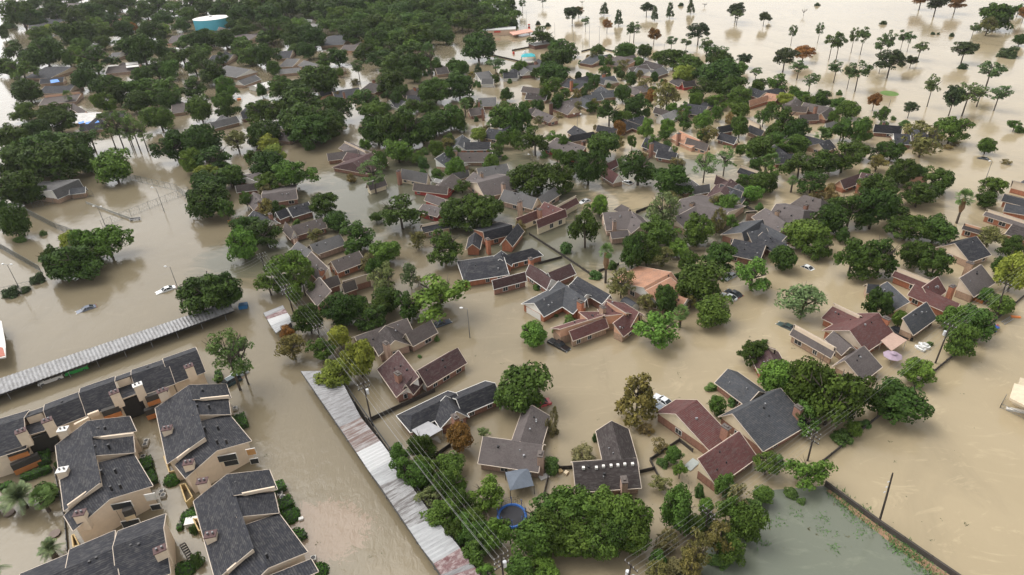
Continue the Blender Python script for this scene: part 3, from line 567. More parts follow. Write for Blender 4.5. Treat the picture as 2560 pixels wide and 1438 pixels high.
def crown(kind, seed):
    """unit crown: radius 1, half height 1; clumps of leaf faces"""
    rr = random.Random(seed); V = []; Fc = []; blobs = []
    def in_ell(): 
        v = rnd_unit(rr); return v
    if kind == 'round':
        for k in range(46):
            v = in_ell(); 
            if v.z < -.55: v.z *= .5
            d = rr.uniform(.45, .80); rad = rr.uniform(.20, .36)
            irr = 1+.16*math.sin(3*math.atan2(v.y, v.x)+seed)+.10*math.sin(5*math.atan2(v.y, v.x)+2*seed)
            blobs.append((Vector((v.x*d*irr, v.y*d*irr, v.z*d)), rad))
        for k in range(6): blobs.append((Vector((rr.uniform(-.4,.4), rr.uniform(-.4,.4), rr.uniform(-.1,.5))), .36))
        nl, ls = 120, .052
    elif kind == 'wide':
        for k in range(54):
            a = rr.uniform(0, 6.283); d = math.sqrt(rr.random())*.82; irr = 1+.2*math.sin(3*a+seed)+.12*math.sin(4*a+seed*2)
            top = math.sqrt(max(0, 1-d*d)); z = rr.choice((top*rr.uniform(.35,.8), top*rr.uniform(.1,.6), -top*rr.uniform(.0,.5)))
            blobs.append((Vector((math.cos(a)*d*irr, math.sin(a)*d*irr, z)), rr.uniform(.18,.32)))
        nl, ls = 118, .050
    elif kind == 'open':
        for k in range(26):
            v = in_ell(); d = rr.uniform(.4, .85)
            blobs.append((Vector((v.x*d, v.y*d, v.z*d)), rr.uniform(.16,.30)))
        nl, ls = 80, .062
    elif kind == 'open2':            # loose crown of a few big leaning limbs
        for k in range(7):
            a = 6.283*k/7+rr.uniform(-.4,.4); d = rr.uniform(.35,.7); z = rr.uniform(-.45,.55); cc = Vector((math.cos(a)*d, math.sin(a)*d, z))
            for q in range(7): blobs.append((cc+rnd_unit(rr)*rr.uniform(.1,.33), rr.uniform(.14,.26)))
        for q in range(5): blobs.append((Vector((rr.uniform(-.25,.25), rr.uniform(-.25,.25), rr.uniform(.2,.8))), rr.uniform(.2,.3)))
        nl, ls = 100, .052
    elif kind == 'cone':
        for k in range(44):
            z = 1-2*math.sqrt(rr.random())*.98; r_ = .12+.72*(1-z)/2; a = rr.uniform(0, 6.283)
            blobs.append((Vector((math.cos(a)*r_*.8, math.sin(a)*r_*.8, z*.9)), rr.uniform(.16,.28)))
        nl, ls = 80, .06
    elif kind == 'pine':
        for k in range(30):
            z = rr.uniform(-1, .95); r_ = (.85-.45*max(0, z))*rr.uniform(.35, 1); a = rr.uniform(0, 6.283)
            blobs.append((Vector((math.cos(a)*r_, math.sin(a)*r_, z)), rr.uniform(.16,.27)))
        nl, ls = 110, .042
    elif kind == 'shrub':
        for k in range(26):
            v = in_ell(); v.z = abs(v.z)*1.2-.3; d = rr.uniform(.3,.75)
            blobs.append((Vector((v.x*d*rr.uniform(.8,1.2), v.y*d*rr.uniform(.8,1.2), v.z*d)), rr.uniform(.2,.38)))
        nl, ls = 105, .062
    elif kind == 'wisp':
        for k in range(34):
            v = in_ell(); d = rr.uniform(.35,.85); blobs.append((Vector((v.x*d, v.y*d, v.z*d)), rr.uniform(.12,.3)))
        nl, ls = 75, .045
    for c, rad in blobs:
        sq = .62 if kind in ('pine', 'wide') else .8
        for j in range(int(nl*(rad/.28)**2*1.0)):
            d = rnd_unit(rr)
            if d.z < -.3 and rr.random() < .6: d.z = -d.z
            p = c+Vector((d.x, d.y, d.z*sq))*rad*rr.uniform(.70, 1.12)
            nn = (d*.9+rnd_unit(rr)*.75+Vector((0,0,.35))).normalized()
            leafquad(V, Fc, p, nn, ls*rr.uniform(.6, 1.35), rr, 1.9 if kind == 'wisp' else 1.15)
    mx = max(max(abs(v.x), abs(v.y)) for v in V); zs = [v.z for v in V]; z0, z1 = min(zs), max(zs)
    for v in V: v.x /= mx; v.y /= mx; v.z = (v.z-z0)/(z1-z0)*2-1
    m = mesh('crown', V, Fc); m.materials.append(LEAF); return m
def trunkmesh(seed, limbs, lean=.04, r0=.05, spread=.55, split=.45):
    """unit height trunk with limbs (x,y in crown radii, z 0..1)"""
    rr = random.Random(seed); b = MB()
    top = Vector((rr.uniform(-lean,lean), rr.uniform(-lean,lean), split))
    b.tube([(0,0,-.25), (top.x*.5, top.y*.5, split*.5), top, (top.x*1.4, top.y*1.4, .9)], [r0*1.25, r0, r0*.8, r0*.15], 7)
    for k in range(limbs):
        a = 6.283*k/limbs+rr.uniform(-.4,.4); z0 = split*rr.uniform(.75, 1.15); e = Vector((math.cos(a)*spread, math.sin(a)*spread, rr.uniform(.7,.93)))
        s = Vector((top.x*z0/split, top.y*z0/split, z0)); mdl = s.lerp(e, .5)+Vector((math.cos(a)*.08, math.sin(a)*.08, -.03))
        b.tube([s, mdl, e], [r0*.6, r0*.42, r0*.12], 5)
        for q in range(2):
            e2 = mdl+Vector((math.cos(a+rr.uniform(-1,1))*.35, math.sin(a+rr.uniform(-1,1))*.35, rr.uniform(.08,.25))); b.tube([mdl, e2], [r0*.35, r0*.08], 4)
    m = mesh('trunk', b.v, b.f); m.materials.append(BARK)
    for p in m.polygons: p.use_smooth = True
    return m
CR = {k: [crown(k, s*13+i) for s in range(n)] for i, (k, n) in enumerate((('round',6),('wide',6),('open',4),('open2',5),('cone',2),('pine',3),('shrub',4),('wisp',3)))}
TK = {'fat': [trunkmesh(s, 5) for s in range(3)], 'thin': [trunkmesh(s+9, 4, .12, .045, .5, .6) for s in range(3)], 'pine': [trunkmesh(s+20, 7, .03, .05, .6, .62) for s in range(2)], 'bare': [trunkmesh(s+30, 8, .1, .05, .8, .4) for s in range(2)]}
# kind: (name, words, category, crown form, trunk form, clear trunk share, colour)
KIND = {
 'o': ('oak_tree', 'dark green oak tree', 'tree', 'wide', 'fat', .16, (.046,.080,.019)),
 'O': ('oak_tree', 'dense dark rounded tree', 'tree', 'round', 'fat', .14, (.042,.074,.017)),
 'g': ('broadleaf_tree', 'mid green leafy tree', 'tree', 'round', 'fat', .16, (.064,.112,.025)),
 'b': ('broadleaf_tree', 'bright green leafy tree', 'tree', 'round', 'fat', .14, (.092,.162,.032)),
 'y': ('broadleaf_tree', 'yellow green leafy tree', 'tree', 'round', 'fat', .14, (.17,.21,.042)),
 'a': ('olive_tree', 'browning olive green tree', 'tree', 'wisp', 'fat', .18, (.135,.13,.05)),
 'r': ('autumn_tree', 'rust brown autumn tree', 'tree', 'round', 'fat', .18, (.20,.105,.035)),
 'p': ('pine_tree', 'tall tufted pine tree', 'tree', 'pine', 'pine', .34, (.09,.15,.048)),
 'c': ('conical_tree', 'dark cone shaped tree', 'tree', 'cone', 'thin', .08, (.058,.086,.04)),
 't': ('tall_tree', 'tall thin trunked tree', 'tree', 'open', 'thin', .42, (.072,.112,.045)),
 'T': ('lake_oak', 'dark spreading lakeside tree', 'tree', 'wide', 'thin', .34, (.042,.060,.030)),
 'R': ('autumn_tree', 'rust brown spreading tree', 'tree', 'wide', 'thin', .3, (.19,.10,.038)),
 'w': ('pale_tree', 'pale feathery tree', 'tree', 'wisp', 'fat', .2, (.115,.155,.07)),
 'A': ('cypress_tree', 'golden brown cypress tree', 'tree', 'cone', 'thin', .06, (.16,.135,.045)),
 's': ('shrub', 'green leafy shrub', 'shrub', 'shrub', None, 0, (.08,.14,.045)),
 'S': ('shrub', 'browning feathery shrub', 'shrub', 'wisp', None, 0, (.16,.135,.065)),
 'D': ('shrub', 'dark drowned shrub top', 'shrub', 'shrub', None, 0, (.05,.075,.038)),
 'x': ('bare_tree', 'bare dead tree', 'tree', None, 'bare', 0, None),
}
rt = random.Random(5); TREES = []
def tree(fr, kd, x, yb, yt, hw, col=None):
    name, words, cat, cf, tf, clear, c0 = KIND[kd]
    px, py = PX(fr, x, yb); s = FR[fr][2]; p = G(px, py, 0)
    dv = p-Vector((0,0,CAMZ)); depth = dv.dot(F_); k = FPX/depth
    if kd in 'oOgb': hw *= (1.0 if fr == 't00' else 1.06 if fr == 't10' else 1.08)
    r = hw/s/k; el = math.atan2(CAMZ, Vector((p.x, p.y)).length); ht_px = (yb-yt)/s/k
    ce, se = math.cos(el), math.sin(el)
    if kd not in 'tTRpx':              # listed: the crown's own outline
        y = ht_px/2
        if cf in ('round', 'wide'):       # near crowns stay rounder than tall
            r1 = y/math.sqrt((1.12*ce)**2+se**2)
            if r1 > r: r = min(r1, 1.3*r)
        a = math.sqrt(max((.62*r*ce)**2, y*y-(r*se)**2))/ce
        if cf in ('round', 'wide'): a = min(a, 1.12*r)
        zc = a*.5 if cf == 'shrub' or kd == 'S' else a+max(.6, .08*a)
        p = G(px, PX(fr, x, (yb+yt)/2)[1], zc); p.z = 0; h_ = zc+a
    else:                              # listed: the trunk's foot and the crown's top
        lo, hi = .5, 45
        for i in range(40):
            h_ = (lo+hi)/2; a = h_*(1-clear)/2; zc = h_-a
            if zc*ce+math.sqrt((a*ce)**2+(r*se)**2) > ht_px: hi = h_
            else: lo = h_
    root = thing(name, p, None, cat); rz = rt.uniform(0, 6.283)
    cv = c0 if col is None else col
    if cf:
        cf_ = rt.choice(('round','round','wide','open2')) if kd in 'Ogb' else (rt.choice(('wide','wide','round')) if kd == 'o' else cf)
        c = bpy.data.objects.new('crown', rt.choice(CR[cf_])); COL.objects.link(c); c.parent = root
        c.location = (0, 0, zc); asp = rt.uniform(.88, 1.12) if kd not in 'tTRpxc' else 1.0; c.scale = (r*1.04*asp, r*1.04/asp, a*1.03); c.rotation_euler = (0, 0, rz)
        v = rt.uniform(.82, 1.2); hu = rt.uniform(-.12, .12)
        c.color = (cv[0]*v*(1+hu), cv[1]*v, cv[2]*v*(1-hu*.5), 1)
    if tf:
        t = bpy.data.objects.new('trunk', rt.choice(TK[tf])); COL.objects.link(t); t.parent = root
        hh = h_ if tf != 'bare' else ht_px/math.cos(el); q = (hh*.55 if tf != 'bare' else r)
        sx = min(max(r, .25*h_), .7*h_) if tf != 'bare' else max(r, .5)
        t.scale = (sx, sx, hh); t.rotation_euler = (0, 0, rz)
    TREES.append([root, kd, (px, (py+PX(fr, x, yt)[1])/2), words, fr]); return root
def trees(fr, data):
    for it in data.split(';'):
        q = it.split()
        if len(q) >= 5 and q[0] in 'fd': palm(fr, q[0], *map(float, q[1:5]), skirt=fr in ('t21','t31'))
        elif len(q) >= 5: tree(fr, q[0], *map(float, q[1:5]))
def palm_mesh(fan, seed):
    rr = random.Random(seed); V = []; Fc = []
    nfr = 44 if fan else 40
    for k in range(nfr):
        a = 6.283*k/nfr*3.0+rr.uniform(-.3,.3); el = rr.uniform(-.75, 1.35) if fan else rr.uniform(-.25, 1.3)
        d = Vector((math.cos(a)*math.cos(el), math.sin(a)*math.cos(el), math.sin(el))); side = d.cross(Vector((0,0,1))).normalized(); L = rr.uniform(.75, 1.05)
        if fan:
            c = d*L*.55; up = side.cross(d)
            for j in range(9):
                t = (j-4)/4*1.15; e = c+(d*math.cos(t)+side*math.sin(t))*L*.5-Vector((0,0,.10*abs(t)+.06)); w_ = (side*math.cos(t)-d*math.sin(t))*.032
                k0 = len(V); V += [c-w_*.4, c+w_*.4, e+w_, e-w_]; Fc.append((k0,k0+1,k0+2,k0+3))
            k0 = len(V); V += [Vector((0,0,0))+side*.012, Vector((0,0,0))-side*.012, c-side*.012, c+side*.012]; Fc.append((k0,k0+1,k0+2,k0+3))
        else:
            pts = [d*L*t-Vector((0,0,.62*(L*t)**2*math.cos(el))) for t in (0,.2,.4,.6,.8,1)]
            for i in range(5):
                for q in range(4):
                    t = (q+.5)/4; p = pts[i].lerp(pts[i+1], t); dr = (pts[i+1]-pts[i]).normalized(); wd = .24*(1-((i+t)/5-.45)**2*2.4)
                    for sg in (-1, 1):
                        e = p+(side*sg*.9+dr*.55-Vector((0,0,.35))).normalized()*wd; w_ = dr*.017; k0 = len(V); V += [p-w_, p+w_, e+w_*.4, e-w_*.4]; Fc.append((k0,k0+1,k0+2,k0+3))
                k0 = len(V); s_ = side*.012; V += [pts[i]-s_, pts[i]+s_, pts[i+1]+s_, pts[i+1]-s_]; Fc.append((k0,k0+1,k0+2,k0+3))
    m = mesh('crown', V, Fc); m.materials.append(LEAF); return m
PALM = {'f': [palm_mesh(True, s) for s in range(2)], 'd': [palm_mesh(False, s) for s in range(3)]}
THATCH = plain('dry palm thatch', (.20,.12,.06), .9, 0, .4, 6)
def palm(fr, kd, x, yb, yt, hw, skirt=False):
    """foot row, top row, half width of the crown"""
    px, py = PX(fr, x, yb); s = FR[fr][2]; p = G(px, py, 0); k = FPX/(p-Vector((0,0,CAMZ))).dot(F_)
    r = hw/s/k; el = math.atan2(CAMZ, Vector((p.x, p.y)).length); h_ = max(.5, ((yb-yt)/s/k-r*math.sin(el)*.9)/math.cos(el))
    if kd == 'f': h_ = max(h_, .35*r)
    root = thing('fan_palm' if kd == 'f' else 'date_palm', p, None, 'palm tree')
    c = bpy.data.objects.new('crown', rt.choice(PALM[kd])); COL.objects.link(c); c.parent = root; c.location = (0,0,h_); c.scale = (r*1.05,)*3; c.rotation_euler = (0,0,rt.uniform(0,6.28))
    c.color = (.10,.165,.055,1) if kd == 'f' else (.15,.20,.115,1)
    b = MB(); t0 = .28 if kd == 'f' else .4
    b.tube([(p.x,p.y,-1), (p.x,p.y,h_*.5), (p.x,p.y,h_)], [t0*1.2, t0, t0*.9], 8); b.build('trunk', BARK, root)
    if skirt:
        b = MB(); b.tube([(p.x,p.y,h_*.45), (p.x,p.y,h_*.62), (p.x,p.y,h_*.97)], [.35, .75, .5], 10); b.build('dead_leaf_skirt', THATCH, root)
    TREES.append([root, kd, (px, py-(yb-yt)/s*.7), 'fan palm' if kd == 'f' else 'feathery date palm', fr])
trees('t00', '''o 150 190 0 130;o 230 190 60 100;o 410 150 20 90;o 420 60 -40 100;o 560 170 70 110;O 690 140 40 110;o 760 80 -20 100;o 860 80 -30 90;g 960 60 -30 80;o 1000 180 60 90;o 1090 130 10 90;
o 1180 90 -20 90;O 1230 180 90 90;g 1290 110 20 80;g 1390 150 70 80;o 1420 60 -20 90;o 1530 80 0 90;o 1650 110 20 90;O 1800 200 40 110;g 1740 60 -10 80;o 1870 60 -20 90;O 1830 250 130 80;
s 70 220 160 60;O 20 290 190 40;g 300 300 210 90;y 370 250 190 60;O 570 340 170 150;g 760 300 180 100;O 920 280 160 100;r 985 235 165 55;O 1110 270 170 100;O 1160 290 190 110;o 770 350 280 80;g 1360 200 150 80;
O 1560 280 180 110;O 1680 360 220 100;O 1490 340 250 110;g 1590 330 230 80;O 110 440 310 110;O 330 470 310 160;g 620 370 300 80;O 700 520 370 150;O 1060 440 290 170;O 950 400 310 90;O 1360 470 320 130;g 1280 440 360 60;
g 1500 430 340 90;g 1810 420 290 110;y 540 460 380 40;g 1860 480 340 100;O 40 560 420 80;g 160 605 440 130;O 240 500 390 100;O 1170 590 430 110;g 1270 590 450 80;O 1590 620 440 130;g 1450 550 410 90;
O 640 660 510 120;b 1690 720 560 95;g 1060 600 510 90;O 1440 720 590 120;O 200 750 600 130;g 240 740 680 60;O 820 720 560 130;O 880 780 620 90;g 1060 740 590 130;g 1210 790 590 150;O 1030 830 680 120;O 1260 820 660 110;
g 780 840 690 100;b 820 830 760 60;g 1490 900 720 110;g 1680 880 690 110;g 180 890 770 110;g 1190 970 790 130;o 400 900 790 120;o 440 1000 830 130;p 870 1115 850 80;p 930 1115 830 85;p 1000 1105 840 80;p 1050 1125 870 80;p 1110 1140 880 80;p 720 1140 950 100;p 990 1110 900 60;
O 80 1100 940 140;O 280 1060 890 110;o 400 1180 1000 200;o 560 1170 1010 150;o 150 1290 1100 170;o 400 1330 1090 230;O 620 1280 1090 130;g 660 1290 1150 90;b 840 1350 1130 170;o 130 1480 1330 190;o 60 1330 1200 100;
O 1300 1200 980 150;O 1500 1190 930 160;O 1590 1110 1000 80;a 1770 1130 970 120;b 1420 1300 1110 100;O 1600 1280 1090 150;y 1540 1340 1250 100;g 1710 1400 1230 120;O 1560 1450 1330 150;g 1880 1240 1120 70;O 1900 1100 920 80;g 1420 1150 1090 60;f 530 780 710 40''')
trees('t10', '''o 80 150 60 120;g 30 80 0 120;O 210 80 0 120;g 210 190 120 60;b 330 230 150 80;O 110 330 140 130;O 60 260 160 90;O 300 310 200 120;O 430 330 210 120;O 400 90 0 110;o 520 130 30 110;g 560 220 150 60;g 640 170 70 100;o 610 80 -20 100;O 740 100 -10 100;
O 690 260 140 90;g 790 200 100 90;O 740 310 190 110;o 880 240 130 110;g 930 140 40 90;O 880 60 -30 100;g 1010 70 -20 90;o 1080 140 30 100;g 1010 230 140 100;g 1130 200 110 90;O 1190 100 0 100;g 1250 190 90 90;o 1300 120 0 110;O 1420 150 10 110;g 1370 240 160 80;
o 1500 130 20 110;O 1600 130 20 100;g 1540 200 120 100;O 1660 170 70 100;O 1760 150 80 90;g 1820 200 130 90;O 1700 220 140 90;O 1610 60 -20 80;O 1370 290 190 50;g 1180 330 200 130;g 1260 310 230 90;g 1420 310 230 80;g 1080 330 210 90;O 900 340 240 120;b 1060 330 280 40;
O 1660 420 260 150;O 380 430 320 90;g 290 400 330 50;O 60 500 320 120;g 130 560 450 60;g 510 500 400 70;O 610 480 360 90;O 810 440 330 90;O 1000 400 330 80;g 880 380 290 80;t 780 615 450 55;p 1320 595 330 70;g 1010 540 410 120;O 940 480 400 100;O 1060 480 410 100;O 1140 560 400 110;O 1230 540 400 80;
O 1010 700 530 130;O 1180 610 490 80;O 450 680 510 160;g 180 720 580 110;O 300 800 680 140;O 340 690 620 90;g 40 720 620 50;o 1340 740 610 130;o 1520 705 575 130;g 1490 550 470 60;s 1510 580 510 70;c 1660 545 475 32;t 1800 590 430 80;s 1670 665 610 22;O 1870 750 650 60;
O 60 920 770 150;O 350 970 830 180;O 360 830 690 150;O 560 970 830 130;s 590 800 740 60;S 740 640 590 50;O 820 830 700 130;g 890 900 770 110;O 60 1060 920 130;O 400 1055 910 160;O 540 1010 900 120;
O 900 1080 860 150;O 1010 1110 840 150;O 1130 1100 820 170;O 1240 1070 880 110;O 1340 1000 830 120;g 1450 960 790 120;O 1300 1020 880 80;g 1520 980 830 70;O 1160 840 740 70;O 1290 830 760 80;g 1850 970 760 140;y 1660 1055 950 70;a 1430 1130 1030 80;b 1060 1215 1040 110;g 1210 1225 1130 60;s 1260 1160 1110 50;
s 400 1140 1045 52;y 80 1120 1000 100;y 130 1190 1110 110;O 90 1300 1150 150;b 270 1410 1200 160;g 90 1440 1290 100;p 900 1450 1175 110;S 710 1390 1290 50;g 1370 1350 1260 48;O 1540 1440 1340 70;s 1860 1205 1160 28;f 1570 880 770 45;f 1560 990 940 40''')
trees('t20', '''T 450 190 60 75;R 500 130 55 45;t 550 240 130 35;c 690 108 20 35;c 800 182 75 35;R 710 250 150 45;T 1005 125 25 58;c 1070 147 50 30;c 1185 128 20 33;c 1340 95 0 33;D 1265 52 20 25;x 1440 55 20 25;x 525 35 0 25;t 230 55 -20 40;t 80 95 0 35;O 0 80 -10 35;
T 1670 165 30 72;t 1680 190 80 60;T 1880 195 95 45;O 230 340 200 105;D 195 195 155 25;D 268 208 170 25;O 15 220 140 40;t 910 320 175 65;t 880 330 180 35;R 1060 335 215 55;T 1390 338 180 95;t 1190 388 275 48;t 1300 390 285 45;t 1450 460 290 62;t 1575 478 350 72;T 1735 512 405 58;
g 340 410 300 90;O 360 510 350 120;g 440 420 320 65;o 310 600 490 110;g 640 410 335 60;g 850 430 330 90;O 990 430 330 60;s 740 462 410 25;a 830 525 450 48;g 1100 465 380 60;O 1220 510 370 100;g 1330 510 420 80;g 700 580 490 50;O 890 640 540 50;g 330 750 580 105;O 240 640 560 50;s 470 695 620 40;c 580 685 610 16;
y 1280 610 490 100;O 1420 620 480 90;O 1560 650 460 150;O 1430 750 580 110;b 1550 810 700 80;O 1650 730 560 120;g 1700 790 640 100;t 1820 610 510 55;O 1850 655 590 50;a 1160 820 610 112;r 1040 775 670 40;O 830 755 630 70;a 990 680 580 60;
O 730 940 750 110;O 930 890 700 120;r 810 1015 900 50;b 1010 1020 880 65;b 1170 1000 880 65;g 1290 970 840 70;b 1440 970 830 80;g 1700 880 760 80;g 1710 1020 860 68;a 1470 1065 930 90;g 60 1030 770 100;O 170 1160 940 125;a 200 935 870 50;S 360 895 840 38;s 475 1005 970 28;s 355 1035 1000 28;
g 340 1210 1110 48;O 690 1180 980 135;a 810 1110 1020 48;g 900 1110 1010 40;O 1140 1040 980 50;O 440 1310 1120 90;O 570 1380 1120 125;O 950 1390 1120 165;S 1240 1255 1170 60;O 130 1440 1210 170;O 340 1450 1220 130;O 1200 1440 1260 155;p 1430 1370 1130 95;p 1580 1320 1100 85;o 1860 1200 1010 130;f 1890 1310 1190 55;O 1860 1440 1290 110''')
trees('t30', '''R 1130 75 -50 80;T 1240 125 -20 90;R 1390 105 -20 70;O 1720 180 55 135;a 1650 255 125 80;g 1880 115 30 50;R 1900 170 60 45;t 1520 290 180 35;g 1575 235 185 28;t 170 340 195 40;t 370 325 180 38;t 455 450 255 58;t 510 445 250 62;t 620 400 220 45;t 690 410 215 55;
t 830 450 290 62;t 880 440 240 60;t 990 380 235 40;t 1040 390 245 40;t 1120 450 320 65;T 890 585 380 115;t 830 550 450 45;T 1060 510 420 52;x 265 120 60 25;D 370 50 20 25;D 865 192 155 28;D 1235 265 240 20;D 1275 265 242 12;D 1375 282 245 25;O 10 160 110 18;O 1890 335 255 45;
T 1445 475 320 95;D 1800 432 365 88;D 1460 525 475 42;T 110 540 365 102;R 255 470 345 88;t 215 600 460 75;t 300 705 550 75;g 75 695 550 80;t 490 620 455 70;t 650 690 460 90;t 590 670 480 50;t 1190 800 565 70;T 1350 870 650 80;t 1450 870 630 110;t 1630 660 460 115;t 1560 800 640 90;t 1690 830 640 85;
R 780 830 700 58;s 535 725 670 25;T 1045 885 765 58;g 260 765 690 65;O 400 780 690 90;g 530 815 730 65;y 130 775 690 65;g 860 910 800 60;g 610 880 750 90;s 1030 955 900 50;s 940 905 870 30;O 120 1010 800 115;O 200 1070 890 90;g 490 905 820 45;g 580 1050 880 90;g 700 1070 880 85;
g 220 1155 1000 105;g 60 1110 980 75;f 390 1075 990 62;g 1380 1070 865 128;a 1170 1170 910 140;S 1340 1125 1080 42;S 1400 1095 1060 38;g 1640 1145 1030 72;g 1850 975 900 52;s 1890 1005 950 42;S 1780 1230 1195 42;
O 240 1340 1130 135;O 420 1310 1120 130;O 570 1290 1060 135;O 330 1440 1280 120;O 660 1190 1050 95;O 830 1190 1080 90;O 930 1200 1050 95;a 820 1280 1150 95;O 1000 1390 1180 105;O 1090 1360 1210 70;O 1160 1310 1250 42;O 1280 1440 1260 115;O 830 1450 1360 145;O 1120 1450 1380 85;f 20 1310 1180 55;f 170 1440 1340 40;O 30 1430 1290 60;g 1680 1445 1345 92''')
trees('t01', '''O 90 340 90 110;o 200 70 -60 110;O 20 230 60 60;O 1540 180 -40 180;g 1690 210 50 60;y 510 430 290 95;b 650 510 260 110;b 800 500 255 160;O 540 645 380 200;O 400 650 400 100;O 650 600 400 120;s 150 382 330 48;s 320 335 285 32;D 280 690 610 72;D 80 790 715 80;D 190 745 720 42;
O 1560 905 590 215;O 1690 870 600 130;O 1450 900 650 110;b 1800 510 250 115;O 1850 330 180 135;p 1800 1482 1010 175;p 1860 1440 1040 120;x 1600 1180 1130 45''')
trees('t11', '''O 60 410 190 135;b 10 380 270 50;b 255 705 430 165;g 90 780 590 110;O 500 195 10 120;O 600 265 160 100;O 760 430 210 145;a 440 355 270 72;O 1080 285 10 170;O 900 220 150 50;a 1210 425 280 82;O 1410 545 290 148;o 1480 260 50 150;o 1640 280 20 185;o 1760 200 50 110;
b 960 535 360 118;s 180 105 50 35;w 950 770 530 110;O 980 910 690 125;w 1150 720 520 80;b 1370 925 610 242;a 1210 690 620 52;O 620 1015 740 155;O 760 970 760 110;O 900 970 780 130;O 390 1065 830 112;O 850 1040 850 130;O 1130 965 740 80;
a 270 1270 1040 140;r 240 1120 985 85;g 490 1260 1080 105;y 620 1180 990 95;y 580 1500 1230 165;y 770 1390 1100 132;s 1350 1115 1080 32;s 840 535 495 32;s 1225 1248 1215 22;s 560 30 0 20''')
trees('t21', '''O 550 415 90 115;b 660 170 20 82;w 1130 265 0 130;g 1390 405 165 138;a 1540 315 120 62;b 1640 285 155 65;O 900 570 300 105;g 1090 410 215 155;a 1130 560 400 120;b 1240 490 350 90;g 1320 605 430 80;O 1550 610 380 138;O 1010 550 350 100;s 405 485 360 62;S 60 345 200 62;f 700 680 420 60;
s 750 595 510 42;s 620 665 580 60;a 820 795 570 112;O 1160 905 690 102;a 1000 880 750 82;a 1340 860 760 60;O 1420 790 540 192;O 1260 710 590 75;b 1810 750 470 152;g 1510 1005 770 148;b 1080 1185 870 185;f 1255 1015 870 65;b 160 1155 940 118;s 430 985 930 58;s 330 1068 1010 36;s 180 745 690 32;s 330 938 912 22;
O 1800 1305 1110 105;s 1890 1132 1105 32;O 90 1625 1300 222;A 940 1715 1345 165''')
trees('t31', '''O 480 315 70 155;O 620 260 0 150;O 800 280 -50 175;O 940 230 20 125;O 560 370 250 62;g 290 440 190 155;g 390 505 330 100;O 120 580 390 110;O 1130 115 -80 130;O 1200 70 -70 100;O 1050 350 160 145;O 1260 380 170 145;O 640 630 330 135;O 860 610 320 145;O 740 650 400 155;O 1100 570 350 115;O 1260 635 400 112;
f 1410 235 20 68;O 1640 115 -10 88;a 1660 405 270 135;O 1830 440 370 105;w 270 945 680 208;O 830 940 710 112;g 990 1010 880 62;O 1740 625 480 72;y 1860 745 440 112;g 1640 810 710 75;g 1740 910 770 105;g 1400 1060 840 125;g 1560 1090 840 140;g 1450 1240 960 135;g 1340 1010 900 80;b 1120 1435 1240 132;s 1215 1155 1120 32''')
trees('t32', '''b 80 110 -190 140;g 330 230 -230 190;g 480 340 -120 190;O 620 260 -80 150;g 300 385 140 112;O 980 305 -20 195;O 860 270 0 122;s 560 475 330 92;s 730 330 275 52;b 310 810 530 165;s 70 625 530 72;s 170 865 780 62;s 250 905 860 42''')
trees('t22', '''S 310 450 180 58;s 300 695 540 75;S 1110 545 400 72;g 1210 605 460 72;s 1130 645 540 62;b 1260 715 570 62;g 1240 1105 740 155;a 1110 810 690 82;s 1405 885 750 42;S 1000 405 290 68;S 530 590 485 115;g 1530 235 80 72;s 1490 65 0 50;s 1640 185 100 42;s 1570 265 210 52;s 620 455 375 22;
g 220 1200 830 190;g 450 1140 750 200;g 690 1130 760 190;g 880 1190 810 165;g 430 1330 980 190;g 650 1340 990 180;g 160 1330 1000 130;g 910 1290 1010 115;O 290 1280 950 150;O 780 1290 1000 130;g 60 1500 1270 105;b 240 1520 1290 125;g 1780 1190 900 125;a 1560 1300 1000 135;a 1390 1410 1120 125;g 1650 1350 1080 115;S 1220 1520 1290 175;a 1350 1520 1250 105;s 1540 1400 1270 82;g 1880 910 760 85''')
trees('t12', '''s 1040 545 460 48;O 1240 565 350 105;r 1530 510 280 105;w 1700 415 320 62;g 1110 760 520 95;g 1220 810 560 115;w 1330 970 740 135;g 1450 910 640 112;O 1540 1010 780 95;b 1730 955 700 142;g 1380 1090 870 155;b 1800 1260 960 105;g 1560 1160 1000 125;O 1680 1210 1080 115;g 1640 1390 1170 125;b 1730 1500 1330 80;O 1480 1210 1010 100''')
trees('t02', 'd 195 935 750 160;d 420 1310 1160 105;d 40 1560 1290 130;d -20 970 860 90;f 370 960 790 82;s 340 915 730 95;s 430 640 580 26;f 400 860 760 60')
# ------------------------------------------------------------------ apartments, bottom left
def railing(r, fr, a, b, z, h_=1.0, mat=None, dark=True, dep=1.6, toward=None):
    """balcony: floor, slatted front rail and a dark box painting the shade behind it"""
    pa, pb = P(fr, a, z), P(fr, b, z); u = (pb-pa).normalized(); n = Vector((-u.y, u.x, 0)); 
    if n.dot(-pa) < 0: n = -n
    mat = mat or plain('orange stained wood', (.50,.19,.06), .7, 0, .15)
    rb = MB(); rb.beam(pa-Vector((0,0,h_/2)), pb-Vector((0,0,h_/2)), .07, h_*.8); rb.beam(pa, pb, .16, .12)
    R2 = rb.build('balcony', mat, r)
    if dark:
        q = MB(); c = (pa+pb)/2-n*.5; q.box(c+Vector((0,0,.35)), u*((pb-pa).length/2), n*.45, Vector((0,0,.95))); q.build('recess_shade', plain('painted balcony shade', (.05,.045,.04), .8), R2)  # solid box, the balcony's inner shade put into its dark colour
